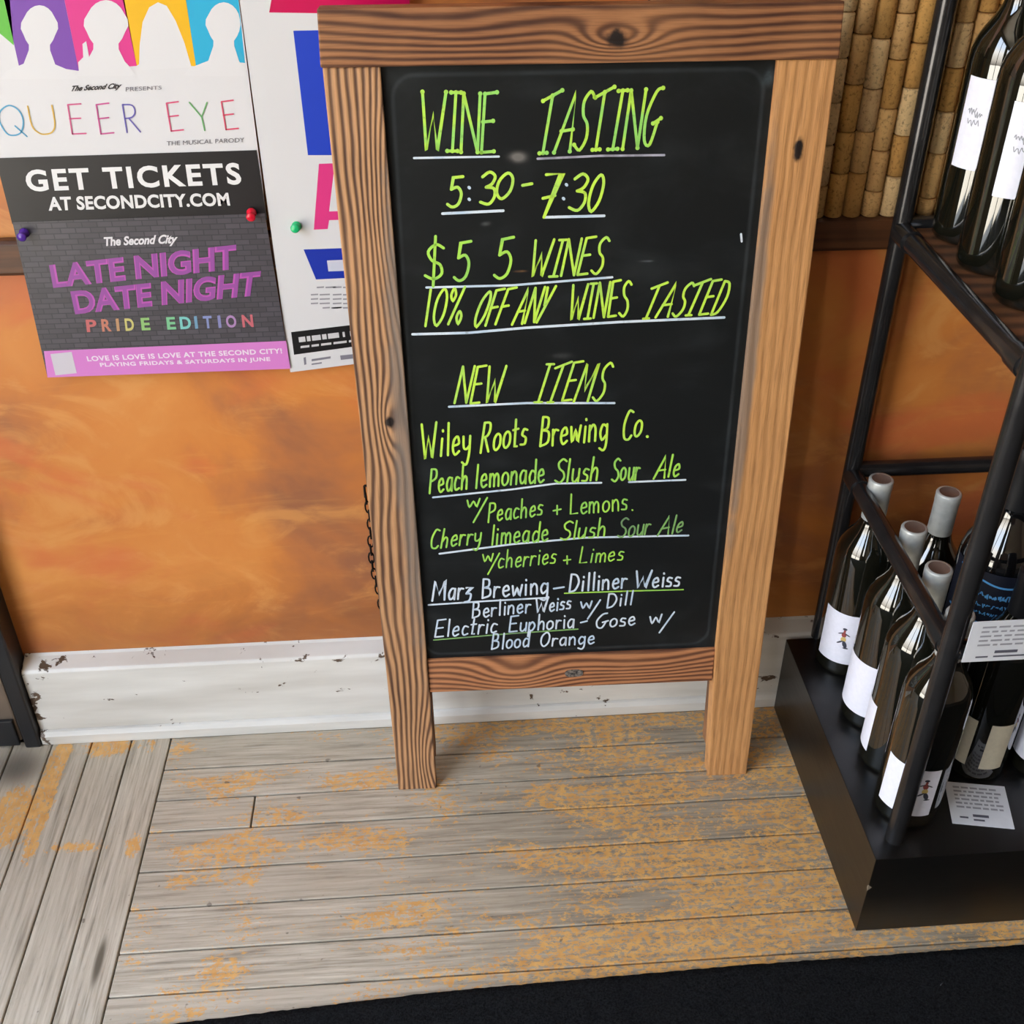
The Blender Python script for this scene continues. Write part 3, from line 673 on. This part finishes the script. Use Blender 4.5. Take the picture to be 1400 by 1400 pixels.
# upper left poster
ya = WY - .0160
pa = Poster('white poster with rainbow blocks and pale head silhouettes, upper left of the wall', [(17, 306), (365, 300), (312, -110), (-75, -120)][0:4], ya, (226, 224, 226))
def sil(cx, top, w, h, base_y, sw, xmax=None):
    """outline of a head and shoulders: oval head, ear bump, short neck, sloping shoulders"""
    pts = []
    for i in range(19):
        a = PI * 1.27 - i * (PI * 1.54) / 18
        k = 1.0 + (.09 if abs(math.sin(a)) < .25 else 0)
        pts.append((cx + w * k * math.cos(a) * (1 - .10 * max(0, -math.sin(a))), top + h - h * math.sin(a)))
    ch = top + h * 1.86
    L = [(cx - sw, base_y), (cx - sw * .84, base_y - 11), (cx - w * .92, base_y - 21), (cx - w * .62, ch + 4)]
    R = [(cx + w * .62, ch + 4), (cx + w * .92, base_y - 20), (cx + sw * .84, base_y - 10), (cx + sw, base_y)]
    out = L + pts + R
    if xmax: out = [(min(x, xmax(y)), y) for x, y in out]
    return out
pa.poly('printed_block', [(-30, 20), (19, 62), (8, -60), (-60, -60)], (96, 190, 60), 1, label='green block')
pa.poly('printed_block', [(29, 104), (50, 88), (108, 97), (84, -20), (78, -60), (-8, -60), (8, 10)], (124, 66, 172), 1, label='purple block')
pa.poly('printed_block', [(108, 97), (132, 95), (187, 90), (170, 0), (158, -60), (76, -60)], (226, 52, 142), 1, label='pink block')
pa.poly('printed_block', [(187, 90), (200, 80), (268, 91), (256, 10), (244, -60), (156, -60), (168, 0)], (244, 188, 20), 1, label='yellow block')
pa.poly('printed_block', [(268, 90), (290, 82), (335, 86), (326, 0), (318, -60), (242, -60), (254, 0)], (44, 178, 220), 1, label='blue block')
W_ = (228, 226, 228)
pa.poly('silhouette', sil(54, 7, 23.5, 31, 108, 54), W_, 2, label='white head silhouette on purple')
pa.poly('silhouette', sil(145, 0, 28, 34, 104, 42), W_, 3, label='white head silhouette on pink')
pa.poly('silhouette', [(108, 98), (107, 85), (114, 78), (113, 60), (118, 56), (122, 78), (131, 84), (133, 100)], W_, 4, label='white raised hand silhouette')
pa.poly('silhouette', [(190, 96), (191, 62), (195, 30), (204, 10), (216, 3), (228, 8), (240, 28), (252, 58), (262, 92)], W_, 2, label='white long haired silhouette on yellow')
pa.poly('silhouette', sil(306, 3, 23, 30, 104, 56, lambda y: 324.5 + .127 * y), W_, 3, label='white head silhouette on blue')
pa.poly('printed_block', [(325, 66), (332, 76), (334, 84), (328, 80)], (60, 180, 216), 4, label='small blue mark')
pa.text('The Second City', [(97, 127), (165, 123), (167, 113), (99, 117)], (40, 36, 40), 5, .035, .35)
pa.text('PRESENTS', [(172, 125), (221, 122), (221, 117), (172, 119)], (130, 126, 132), 5, 0)
tw = .0014
for ch_, x0, x1, y0, y1, h, c_ in (('Q', 3, 36, 184, 184, 40, (84, 168, 206)), ('U', 45, 78, 183, 182, 38, (222, 178, 70)), ('E', 99, 119, 183, 183, 40, (214, 90, 140)), ('E', 138, 157, 183, 182, 40, (208, 84, 150)),
                                 ('R', 173, 195, 181, 180, 38, (108, 96, 180)), ('E', 234, 252, 179, 178, 38, (222, 84, 124)), ('Y', 266, 290, 178, 178, 38, (112, 178, 110)), ('E', 309, 327, 177, 176, 38, (226, 80, 110))):
    if ch_ == 'Y': GL['Y2'] = GL['Y']; GL['Y'] = (.62, '0,100 34,48 62,100|34,48 36,0')
    pa.strokes(ch_, x0, y0, x1, y1, h, -7, tw, c_, 5, 'printed letter ' + ch_)
    if ch_ == 'Y': GL['Y'] = GL['Y2']
pa.text('THE MUSICAL PARODY', [(228, 199), (334, 194), (334, 188), (228, 193)], (120, 116, 122), 5, 0)
pa.poly('printed_block', [(17, 306), (365, 300), (351, 205), (-6, 216)], (38, 35, 36), 5, label='black band')
pa.text('GET TICKETS', [(38, 262), (331, 252), (327, 222), (33, 232)], (240, 238, 238), 6, .030, 0, 1.18)
pa.text('AT SECONDCITY.COM', [(67, 288), (315, 281), (312, 263), (65, 269)], (236, 234, 234), 6, .035, 0, 1.05)
# lower left poster
yb = WY - .0172
def brickprint():
    t = NT('printed_dark_brick'); p = t.pos(); s3 = t.sep(p)
    bk = t.n.new('ShaderNodeTexBrick'); t.link(t.comb(s3[0], s3[2], 0.0), bk.inputs['Vector']); bk.inputs['Scale'].default_value = 1.0
    bk.inputs['Brick Width'].default_value = .016; bk.inputs['Row Height'].default_value = .0062; bk.inputs['Mortar Size'].default_value = .0006
    bk.inputs['Color1'].default_value = lin((74, 70, 74)); bk.inputs['Color2'].default_value = lin((88, 84, 90)); bk.inputs['Mortar'].default_value = lin((60, 57, 62))
    n = t.noise(p, 60, 4); t.out(t.mix(t.math('MULTIPLY', n, .35), bk.outputs[0], lin((58, 55, 60))), .36, 0, .45); return t.m
pb = Poster('dark brick patterned poster with purple neon style words, pinned below the white poster', [(65, 516), (397, 504), (362, 292), (17, 304)], yb, (0, 0, 0), mat=brickprint())
pb.poly('printed_band', [(65, 516), (397, 504), (391, 466), (60, 480)], (220, 132, 208), 1, label='pink strip along the bottom')
pb.poly('printed_square', [(76, 513), (105, 510), (98, 481), (69, 484)], (212, 206, 214), 2, label='small plain white square')
pb.text('The Second City', [(146, 340), (243, 336), (243, 320), (141, 324)], (232, 228, 232), 2, .035, .35)
for s_, q in (('LATE NIGHT', [(73, 394), (323, 368), (323, 334), (67, 362)]), ('DATE NIGHT', [(103, 430), (352, 404), (357, 370), (96, 398)])):
    pb.text(s_, q, (196, 92, 186), 2, .045, 0, 1.02); pb.text(s_, q, (158, 84, 162), 3, .012, 0, 1.02, label='darker inner line of the purple letters', name='printed_outline')
cols = dict(zip('PRIDEEDITION', range(12)))
pc = [(204, 110, 110), (206, 132, 110), (196, 150, 110), (206, 196, 120), (150, 196, 120), (130, 200, 150), (126, 200, 196), (120, 160, 190), (140, 150, 200), (140, 140, 190), (180, 140, 190), (206, 110, 120)]
xs_ = [(119, 133), (140, 153), (160, 164), (172, 184), (194, 206), (229, 241), (247, 262), (267, 271), (279, 291), (299, 303), (310, 324), (332, 347)]
for c_, (a, z), ch_ in zip(pc, xs_, 'PRIDEEDITION'):
    f = (a - 119) / 228; yb_ = 454 - 7 * f; h_ = 17
    pb.text(ch_, [(a, yb_), (z, yb_ - .5), (z - 2, yb_ - h_ - .5), (a - 2, yb_ - h_)], c_, 2, .03, label='printed letter ' + ch_)
pb.text('LOVE IS LOVE IS LOVE AT THE SECOND CITY!', [(120, 494), (386, 483), (385, 476), (118, 487)], (240, 226, 238), 2, .03, 0, 1.1)
pb.text('PLAYING FRIDAYS & SATURDAYS IN JUNE', [(138, 503), (370, 495), (369, 488), (136, 496)], (240, 226, 238), 2, .03, 0, 1.1)
# right poster, partly behind the sandwich board
yc = WY - .0150
pr = Poster('white poster with blue and pink blocks, half hidden behind the sandwich board', [(397, 509), (560, 488), (515, -110), (312, -110)], yc, (222, 221, 223))
pr.poly('printed_block', [(368, 17), (560, 20), (560, -40), (378, -40)], (206, 0, 84), 1, label='crimson block')
pr.poly('printed_block', [(421, 212), (520, 212), (500, 40), (401, 42)], (34, 66, 196), 1, label='tall blue block')
pr.poly('printed_text', [(429, 314), (448, 313), (450, 301), (486, 300), (488, 312), (508, 311), (490, 222), (436, 224)], (226, 56, 134), 1, label='large pink letter A')
pr.poly('printed_counter', [(450, 289), (456, 238), (464, 238), (474, 288)], (222, 221, 223), 2, label='white opening of the letter A')
pr.poly('printed_block', [(432, 382), (520, 378), (505, 338), (415, 341)], (26, 52, 170), 1, label='blue slanted box')
pr.poly('printed_block', [(449, 371), (500, 369), (498, 354), (447, 356)], (206, 208, 224), 2, label='pale box inside the blue shape')
pr.multi('printed_marks', [[(429 + dx, y), (429 + dx + ww, y - .6), (429 + dx + ww, y - 2.6), (429 + dx, y - 2)] for y, r_ in ((394, 1), (404, 0), (410, 0), (416, 0), (422, 2)) for dx, ww in ((-4 + 8 * r_, 10), (8 + 8 * r_, 14), (26, 12), (40, 16), (58, 20))], (150, 148, 156), 1, 'rows of tiny grey print')
pr.poly('printed_band', [(402, 485), (520, 469), (516, 440), (398, 454)], (26, 24, 26), 1, label='black band')
pr.multi('printed_marks', [[(409 + dx, 468 - dx * .12), (409 + dx + ww, 468 - (dx + ww) * .12), (409 + dx + ww - 1, 461 - (dx + ww) * .12), (408 + dx, 461 - dx * .12)] for dx, ww in ((0, 9), (11, 5), (18, 12), (32, 6), (40, 15), (60, 3), (70, 20))]
         + [[(411 + dx, 476 - dx * .12), (411 + dx + ww, 476 - (dx + ww) * .12), (411 + dx + ww, 473 - (dx + ww) * .12), (411 + dx, 473 - dx * .12)] for dx, ww in ((0, 12), (15, 10), (28, 14), (45, 18), (66, 22))], (210, 208, 210), 2, 'small white print on the black band')
pr.multi('printed_marks', [[(416, 499), (419, 498), (418, 488), (415, 489)], [(426, 494), (452, 490), (452, 487), (426, 491)], [(426, 499), (440, 497), (440, 495), (426, 497)], [(466, 492), (484, 490), (484, 484), (465, 486)]], (130, 128, 140), 1, 'small grey emblems')
# push pins
def pin(px, py, yw, rgb, label):
    m = plain('pin_%s' % label.split()[0], rgb, .25, 0, .05)
    q = ony(px, py, yw - .007); o = empty('push_pin', (q.x, yw, q.z), label, 'push pin', 'push pins in the posters')
    prof = [(0, -.0005), (.0052, -.0005), (.0054, -.0018), (.0036, -.0032), (.0028, -.0060), (.0030, -.0085), (.0048, -.0100), (.0050, -.0118), (.0040, -.0128), (0, -.0130)]
    b = MB(); b.lathe([(r, z) for r, z in prof], n=20); b.v = [(x, z, y) for x, y, z in b.v]; b.build('pin_head', m, o)
    b = MB(); b.tube((0, .008, 0), (0, -.001, 0), .0005, 8); b.build('needle', plain('needle_steel', (180, 180, 180), .3, 1), o)
    o.rotation_euler = (random.uniform(-.15, .15), 0, random.uniform(-.2, .2))
pin(31, 321, yb, (84, 44, 150), 'purple push pin at the left top corner of the brick patterned poster')
pin(343, 293, yb, (214, 24, 50), 'red push pin at the right top corner of the brick patterned poster')
pin(405, 312, yc, (30, 178, 110), 'green push pin in the white poster beside the sandwich board')

# ------------------------------------------------------------------ floor mat
def matm():
    t = NT('black_carpet_mat'); p = t.pos(); n = t.noise(p, 420, 3, .7); n2 = t.noise(p, 1400, 2)
    lint = t.smooth(t.noise(p, 75, 1), .80, .82)
    col = t.ramp(n, [(.35, lin((8, 8, 9))), (.7, lin((40, 41, 43)))]); col = t.mix(lint, col, lin((150, 148, 150)))
    t.out(col, .95, 0, .1); t.bump(t.math('ADD', n, n2), .8, .003); return t.m
b = MB()
edge = [(-1.25, .700), (-.344, .731), (-.037, .749), (.30, .757), (.667, .760), (1.5, .764)]
def ey(x):
    for (a, c), (d_, e_) in zip(edge[:-1], edge[1:]):
        if a <= x <= d_: return c + (e_ - c) * (x - a) / (d_ - a)
    return edge[-1][1]
NX, NY = 460, 26
rr = random.Random(3); vs = []
for j in range(NY + 1):
    for i in range(NX + 1):
        x = -1.25 + 2.75 * i / NX; y1_ = ey(x); y = y1_ - .14 * (j / NY)
        z = .0065 + rr.uniform(-.0011, .0011) if 0 < j else .0012
        if j == 1: y = y1_ - .0005; z = .0050 + rr.uniform(-.0008, .0008)
        vs.append((x + rr.uniform(-.001, .001), y + (rr.uniform(-.0008, .0008) if j > 1 else rr.uniform(-.0002, .0002)), z))
b.add(vs, [(j * (NX + 1) + i, (j + 1) * (NX + 1) + i, (j + 1) * (NX + 1) + i + 1, j * (NX + 1) + i + 1) for j in range(NY) for i in range(NX)], True)
b.box((-1.25, -.45, .0), (1.5, .60, .0065)); b.box((-1.25, .58, .0), (1.5, .700, .004))
o = b.build('floor_mat', matm(), None, (0, .2, 0)); tag(o, 'black carpet mat along the front edge of the wooden floor', 'mat')

# ------------------------------------------------------------------ rack
M['plinth'] = None
t = NT('black_painted_board'); c = t.coord(); n = t.noise(c, 7, 4); n2 = t.noise(t.mapping(c, (1, 1, 9)), 20, 3)
t.out(t.ramp(n, [(.3, lin((9, 9, 8))), (.7, lin((14, 13, 12)))]), t.math('MULTIPLY_ADD', n2,   .10, .30), 0, .6); t.bump(n2, .03, .002); M['plinth'] = t.m
t = NT('gunmetal_pipe'); c = t.coord(); n = t.noise(c, 40, 4); t.out(t.ramp(n, [(.3, lin((58, 57, 58))), (.7, lin((74, 73, 74)))]), .22, .75, .6); t.bump(n, .015, .001); M['pipe'] = t.m
ZP = .135; PX0, PX1, PYF, PYB = .4715, 1.14, .7955, BY - .009
rack = empty('display_rack', ((PX0 + PX1) / 2, (PYF + PYB) / 2, 0), 'black pipe display rack on a low black plinth at the right, holding wine bottles', 'display rack')
RO = rack.location.copy()
b = MB(); b.box((PX0, PYF, 0), (PX1, PYB, ZP)); b.build('plinth', M['plinth'], rack, RO, bevel=.0008)
# chip on the plinth corner edge
b = MB(); q = Vector((PX0, PYF, ZP * .62))
b.add([(q.x - .0004, q.y - .0004, q.z + .006), (q.x + .0042, q.y - .0004, q.z + .001), (q.x - .0004, q.y - .0004, q.z - .005), (q.x - .0004, q.y + .003, q.z)], [(0, 2, 1), (0, 3, 2)])
b.build('chipped_corner', plain('bare_fibreboard', (128, 112, 92), .9), rack, RO)['label'] = 'pale chip on the corner'
FPx, FPy, RPx, RPy, RR = .503, .824, .520, 1.1825, .0108
XR = 1.085
def pipe(name, a, c, r=RR): b = MB(); b.tube(a, c, r, 24); return b.build(name, M['pipe'], rack, RO)
for (x, y) in ((FPx, FPy), (RPx, RPy), (XR, FPy), (XR, RPy)): pipe('post', (x, y, ZP), (x, y, 1.62))
def joint(x, y, z):
    b = MB(); b.tube((x, y, z - .016), (x, y, z + .016), RR * 1.22, 24); b.build('pipe_collar', M['pipe'], rack, RO)
levels = [(.412, .430), (.738, .749), (1.12, 1.13)]
for zr, zf in levels:
    a = Vector((RPx, RPy, zr)); f_ = Vector((FPx, FPy, zf)); pipe('side_rail', a, f_)
    d_ = (f_ - a).normalized(); b = MB(); b.tube(a + d_ * .008, a + d_ * .040, RR * 1.2, 24); b.build('pipe_collar', M['pipe'], rack, RO)
    b = MB(); b.tube(f_ - d_ * .008, f_ - d_ * .034, RR * 1.15, 24); b.build('pipe_collar', M['pipe'], rack, RO)
    pipe('side_rail', (XR, RPy, zr), (XR, FPy, zf))
    pipe('rear_rail', (RPx, RPy, zr + .006), (XR, RPy, zr + .006)); pipe('front_rail', (FPx, FPy, zf), (XR, FPy, zf))
M['shelfwood'] = wood('walnut_shelf', 'X', 'Y', (112, 74, 46), (60, 38, 24), (128, 86, 54), [], 40, seed=21)
ZS = .745
b = MB(); b.prism([(FPx + .012, FPy + .012), (XR - .012, FPy + .012), (XR - .012, RPy - .012 + .0), (RPx + .012, RPy - .012)], lambda p: (p[0], p[1], ZS - .014), lambda p: (p[0], p[1], ZS))
b.build('shelf', M['shelfwood'], rack, RO, bevel=.0008)

# ------------------------------------------------------------------ bottles
def glassm(name, rgb, rough=.05):
    t = NT(name); c = t.coord(); n = t.noise(c, 12, 2); b_ = lin(rgb)
    t.out(t.ramp(n, [(.3, tuple(v * .8 for v in b_[:3]) + (1,)), (.7, b_)]), rough, 0, .75); t.b.inputs['Coat Weight'].default_value = 1.0; t.b.inputs['Coat Roughness'].default_value = .03
    return t.m
M['glass'] = glassm('dark_green_bottle_glass', (20, 20, 14)); M['glass2'] = glassm('black_bottle_glass', (12, 12, 13), .04)
M['capsule'] = plain('silver_capsule_foil', (188, 190, 186), .35, .25, .12, 90, .2); M['captop'] = plain('brown_capsule_top', (104, 84, 74), .5)
M['blackcap'] = plain('black_capsule_foil', (22, 22, 24), .35)
M['label'] = plain('white_label_paper', (226, 226, 238), .6, 0, .03, 200); M['labelbeige'] = plain('cream_label_paper', (206, 198, 176), .6, 0, .05, 200)
M['figure_red'] = plain('figure_red_print', (150, 70, 66), .6); M['figure_dark'] = plain('figure_dark_print', (60, 62, 76), .6); M['figure_gold'] = plain('figure_gold_print', (206, 180, 110), .6)
M['bluetext'] = plain('blue_print', (86, 156, 214), .5); M['blacklabel'] = plain('black_label_paper', (14, 18, 34), .55)
M['greyprint'] = plain('grey_print', (150, 152, 160), .7)
def cyl_patch(b, r, a0, a1, z0, z1, n=18, dr=0.0):
    b.lathe([(r + dr, z0), (r + dr, z1)], n=n, a0=a0, a1=a1)
def bottle(label, pos, kind, lab, group, name='wine_bottle', cat='wine bottle'):
    """lab = (centre angle, half width angle, z0, z1)"""
    o = empty(name, pos, label, cat, group)
    R = .0375; H = .30
    if kind == 'magnum': R = .0480; H = .410
    k = H / .30; q = R / .0375
    if kind == 'bordeaux' or kind == 'upper' or kind == 'magnum':
        body = [(0, .004), (.016 * q, .002), (.030 * q, 0), (.0355 * q, .0015), (.0372 * q, .005), (.0375 * q, .010), (.0375 * q, .184 * k), (.0366 * q, .194 * k), (.0335 * q, .205 * k), (.0280 * q, .2155 * k), (.0215 * q, .225 * k), (.0172 * q, .234 * k), (.0150 * q, .244 * k), (.0143 * q, .262 * k), (.0140 * q, .30 * k), (0, .30 * k)]
    b = MB(); b.lathe(body, n=56); b.build('glass_body', M['glass2'] if kind == 'magnum' else M['glass'], o)
    cm = M['capsule'] if kind == 'bordeaux' else M['blackcap']
    b = MB(); b.lathe([(.0150 * q, .238 * k), (.0151 * q, .243 * k), (.0149 * q, .262 * k), (.0148 * q, .287 * k), (.0152 * q, .2885 * k), (.0152 * q, .2998 * k), (.0145 * q, .3015 * k), (.0118 * q, .3017 * k)], n=36)
    cp_ = b.build('capsule', cm, o)
    b = MB(); b.lathe([(.0120 * q, .3016 * k), (.0110 * q, .3008 * k), (0, .3006 * k)], n=30); b.build('capsule_top', M['captop'] if kind == 'bordeaux' else cm, cp_)
    return o, R
def paper(o, R, c, hw, z0, z1, mat='label', name='paper_label', label=None, parent=None, dr=.0003):
    b = MB(); cyl_patch(b, R, c - hw, c + hw, z0, z1, 22, dr); x = b.build(name, M[mat], parent or o)
    if label: x['label'] = label
    return x
def toward(pos): return math.atan2(-pos[1], -pos[0])   # angle that faces the viewer side
def cyl_place(R, ac, z0, dr=.0005): return lambda u, v, h=0: ((R + dr + h) * math.cos(ac + u / R), (R + dr + h) * math.sin(ac + u / R), z0 + v)
def figure(lb, R, a, z):
    """small running figure drawn on the label: hat, head, coat, legs, arms, shadow"""
    for k_, (u, v, ru, rv, rot, m) in enumerate(((0, .0400, .0030, .0020, 0, 'figure_dark'), (.0002, .0365, .0016, .0020, 0, 'figure_red'), (0, .0305, .0032, .0048, .1, 'figure_red'), (-.0045, .0318, .0040, .0009, .5, 'figure_dark'), (.0046, .0312, .0042, .0009, -.5, 'figure_dark'),
                               (.0004, .0225, .0036, .0044, 0, 'figure_gold'), (.0030, .0145, .0028, .0062, .35, 'figure_dark'), (-.0036, .0170, .0050, .0013, .7, 'figure_dark'), (.0050, .0085, .0038, .0012, 0, 'figure_dark'))):
        pl = cyl_place(R, a, z, .0004 + k_ * .00004); b = MB(); n = 14; c_, s_ = math.cos(rot), math.sin(rot)
        b.add([pl(u + ru * math.cos(q) * c_ - rv * math.sin(q) * s_, v + ru * math.cos(q) * s_ + rv * math.sin(q) * c_) for q in [2 * PI * i / n for i in range(n)]], [tuple(range(n))])
        b.build('printed_figure', M[m], lb)
G1 = 'dark wine bottles with silver tops standing on the plinth'
specs = [
 ((.5375, 1.1310), 'dark bottle in the far left corner of the plinth, white label, nearest the wall', -.05, .98, (.024, .108)),
 ((.5410, 1.0270), 'second dark bottle from the wall in the left row on the plinth', -.75, .75, (.024, .108)),
 ((.5400, .9495), 'third dark bottle from the wall in the left row, sliver of white label', -1.25, .48, (.024, .100)),
 ((.5330, .8720), 'dark bottle at the front corner of the plinth, its white label behind the post', -.05, .88, (.024, .100)),
 ((.6100, 1.0960), 'bottle in the second row on the plinth, only its silver neck showing', -.1, .9, (.024, .108)),
]
for (x, y), lab, da, hw, (z0, z1) in specs:
    o, R = bottle(lab, (x, y, ZP), 'bordeaux', None, G1)
    a = toward((x, y)) + da
    L_ = paper(o, R, a, hw, z0, z1, label='white paper label')
    if 'far left' in lab or 'front corner' in lab: figure(L_, R, a + (-.05 if 'far left' in lab else .50), z0 + .020)
o, R = bottle('dark bottle on the plinth behind the flat card, two cream label edges showing', (.6430, .9360, ZP), 'upper', None, 'dark bottles right of the front post')
a = toward((.64, .929)); paper(o, R, a - .50, .34, .024, .098, 'labelbeige', label='cream label edge, left'); paper(o, R, a + .64, .38, .024, .098, 'labelbeige', label='cream label edge, right')
o, R = bottle('dark bottle at the right edge on the plinth, rounded white label with black drawing', (.7250, .9260, ZP), 'upper', None, 'dark bottles right of the front post')
L_ = paper(o, R, toward((.72, .92)) - .1, .95, .026, .100, label='white paper label'); figure(L_, R, toward((.72, .92)) - .35, .044)
# magnum with black and blue label
mp = (.6530, 1.0215); o, R = bottle('large black magnum bottle with black and blue label behind the front post', (mp[0], mp[1], ZP), 'magnum', None, None, cat='wine bottle')
a = toward(mp); L_ = paper(o, R, a, 1.15, .110, .262, 'blacklabel', label='black label with blue lettering')
def curved_text(s, R, ac, width, z, h, mat, parent, bold=.02, dr=.0008):
    uv, fs = text_mesh(s, bold); b = MB()
    b.add([((R + dr) * math.cos(ac + (u - .5) * width / R), (R + dr) * math.sin(ac + (u - .5) * width / R), z + v * h) for u, v in uv], fs); b.build('printed_text', M[mat], parent)
def wave(R, ac, width, z, amp, w, parent):
    b = MB(); pts = [((i / 24 - .5) * width, amp * math.cos(i / 24 * PI * 1.4)) for i in range(25)]
    ribbon(b, pts, w, lambda u, v, h: ((R + .0006 + h) * math.cos(ac + u / R), (R + .0006 + h) * math.sin(ac + u / R), z + v), 0, .0002); b.build('printed_line', M['bluetext'], parent)
wave(R, a, .085, .250, .005, .0026, L_)
rq = random.Random(4); plc = cyl_place(R, a, 0, .0006)
for k_, (z_, wv, am) in enumerate(((.230, .078, .0040), (.2155, .056, .0026), (.204, .064, .0022))):
    # small blue lettering, too small to read: short separate strokes
    u = -wv / 2
    while u < wv / 2:
        stp = rq.uniform(.0035, .0060); pts = [(u + stp * .62 * i / 4, z_ + am * rq.uniform(-1, 1)) for i in range(5)]
        b = MB(); ribbon(b, smoothpts(pts, 3), .0011 if k_ else .0016, plc, 0, .0001); b.build('printed_mark', M['bluetext'], L_); u += stp
wave(R, a, .09, .190, .003, .0030, L_); wave(R, a, .09, .176, .003, .0020, L_)
# upper shelf: three bottles with narrow white labels
G2 = 'dark bottles with narrow white labels on the upper shelf'
for (x, y), lab, da in (((.5775, 1.1430), 'tall dark bottle nearest the wall on the upper shelf, narrow white label', -.52),
                        ((.5720, 1.0620), 'middle dark bottle on the upper shelf, narrow white label, between two others', -.02),
                        ((.5730, .9750), 'dark bottle at the right edge on the upper shelf, nearest the viewer', .10)):
    o, R = bottle(lab, (x, y, ZS), 'upper', None, G2)
    a = toward((x, y)) + da
    L_ = paper(o, R, a, .42, .082, .172, label='narrow white label')
    rq = random.Random(int(x * 1e4)); plc = cyl_place(R, a, 0)
    for k_, (uc, vc, wd) in enumerate(((-.0035, .140, .009), (.0040, .137, .008), (.0, .129, .013))):
        pts = [(uc + wd * (i / 9 - .5), vc + .0032 * math.sin(i * 2.3 + k_) * rq.uniform(.4, 1.2)) for i in range(10)]
        b = MB(); ribbon(b, smoothpts(pts, 4), .0009, plc, 0, .00012); b.build('printed_scribble', M['greyprint'], L_)

# ------------------------------------------------------------------ price cards
def marks(o, rows, place, mat, off):
    b = MB()
    for (u0, u1, v0, v1) in rows: b.add([place(u0, v0), place(u1, v0), place(u1, v1), place(u0, v1)], [(0, 1, 2, 3)])
    return b.build('printed_marks', mat, o, off)
M['card'] = plain('white_card', (214, 216, 222), .6, 0, .03, 80); M['cardprint'] = plain('faded_card_print', (150, 150, 158), .7); M['carddark'] = plain('dark_card_print', (84, 84, 96), .7)
cq = [onz(1302, 1126, ZP), onz(1387, 1134, ZP), onz(1373, 1076, ZP), onz(1291, 1069, ZP)]
b = MB(); b.prism([(p.x, p.y) for p in cq], lambda p: (p[0], p[1], ZP + .0002), lambda p: (p[0], p[1], ZP + .0010))
off = Vector((cq[0].x, cq[0].y, ZP)); card = tag(b.build('price_card', M['card'], None, off), 'white price card lying flat on the black plinth in front of the bottles', 'price card', 'price cards on the display rack')
def cpl(u, v):
    p = cq[0].lerp(cq[1], u).lerp(cq[3].lerp(cq[2], u), v); return (p.x, p.y, ZP + .0013)
rows_ = []
rr = random.Random(5)
for k_ in range(6):
    v = .88 - k_ * .095; u = .12
    while u < .85:
        wdt = rr.uniform(.05, .14); rows_.append((u, min(u + wdt, .9), v - .022, v + .022)); u += wdt + .03
marks(card, rows_, cpl, M['cardprint'], off); marks(card, [(.14, .28, .14, .18), (.36, .62, .19, .25), (.36, .54, .10, .14)], cpl, M['carddark'], off)
yk = FPy - RR - .002
kq = [ony(1314, 905, yk), ony(1333, 850, yk)]
x0_, x1_ = kq[0].x, kq[0].x + .092; z0_, z1_ = kq[0].z, kq[1].z
b = MB(); b.box((x0_, yk - .0008, z0_), (x1_, yk, z1_)); off = Vector((x0_, yk, z0_))
card = tag(b.build('price_card', M['card'], None, off), 'pale price card clipped upright to the front rail of the rack', 'price card', 'price cards on the display rack')
def kpl(u, v): return (x0_ + (x1_ - x0_) * u, yk - .0011, z0_ + (z1_ - z0_) * v)
rows_ = []
for k_ in range(5):
    v = .86 - k_ * .11; u = .12
    while u < .85:
        wdt = rr.uniform(.05, .16); rows_.append((u, min(u + wdt, .9), v - .022, v + .022)); u += wdt + .03
marks(card, rows_, kpl, M['cardprint'], off); marks(card, [(.14, .28, .10, .14), (.34, .60, .20, .27), (.34, .72, .10, .14)], kpl, M['carddark'], off)
b = MB(); 
for u in (.25, .8): b.box((x0_ + (x1_ - x0_) * u - .004, yk - .0014, z1_ - .012), (x0_ + (x1_ - x0_) * u + .004, yk + .004, z1_ + .002))
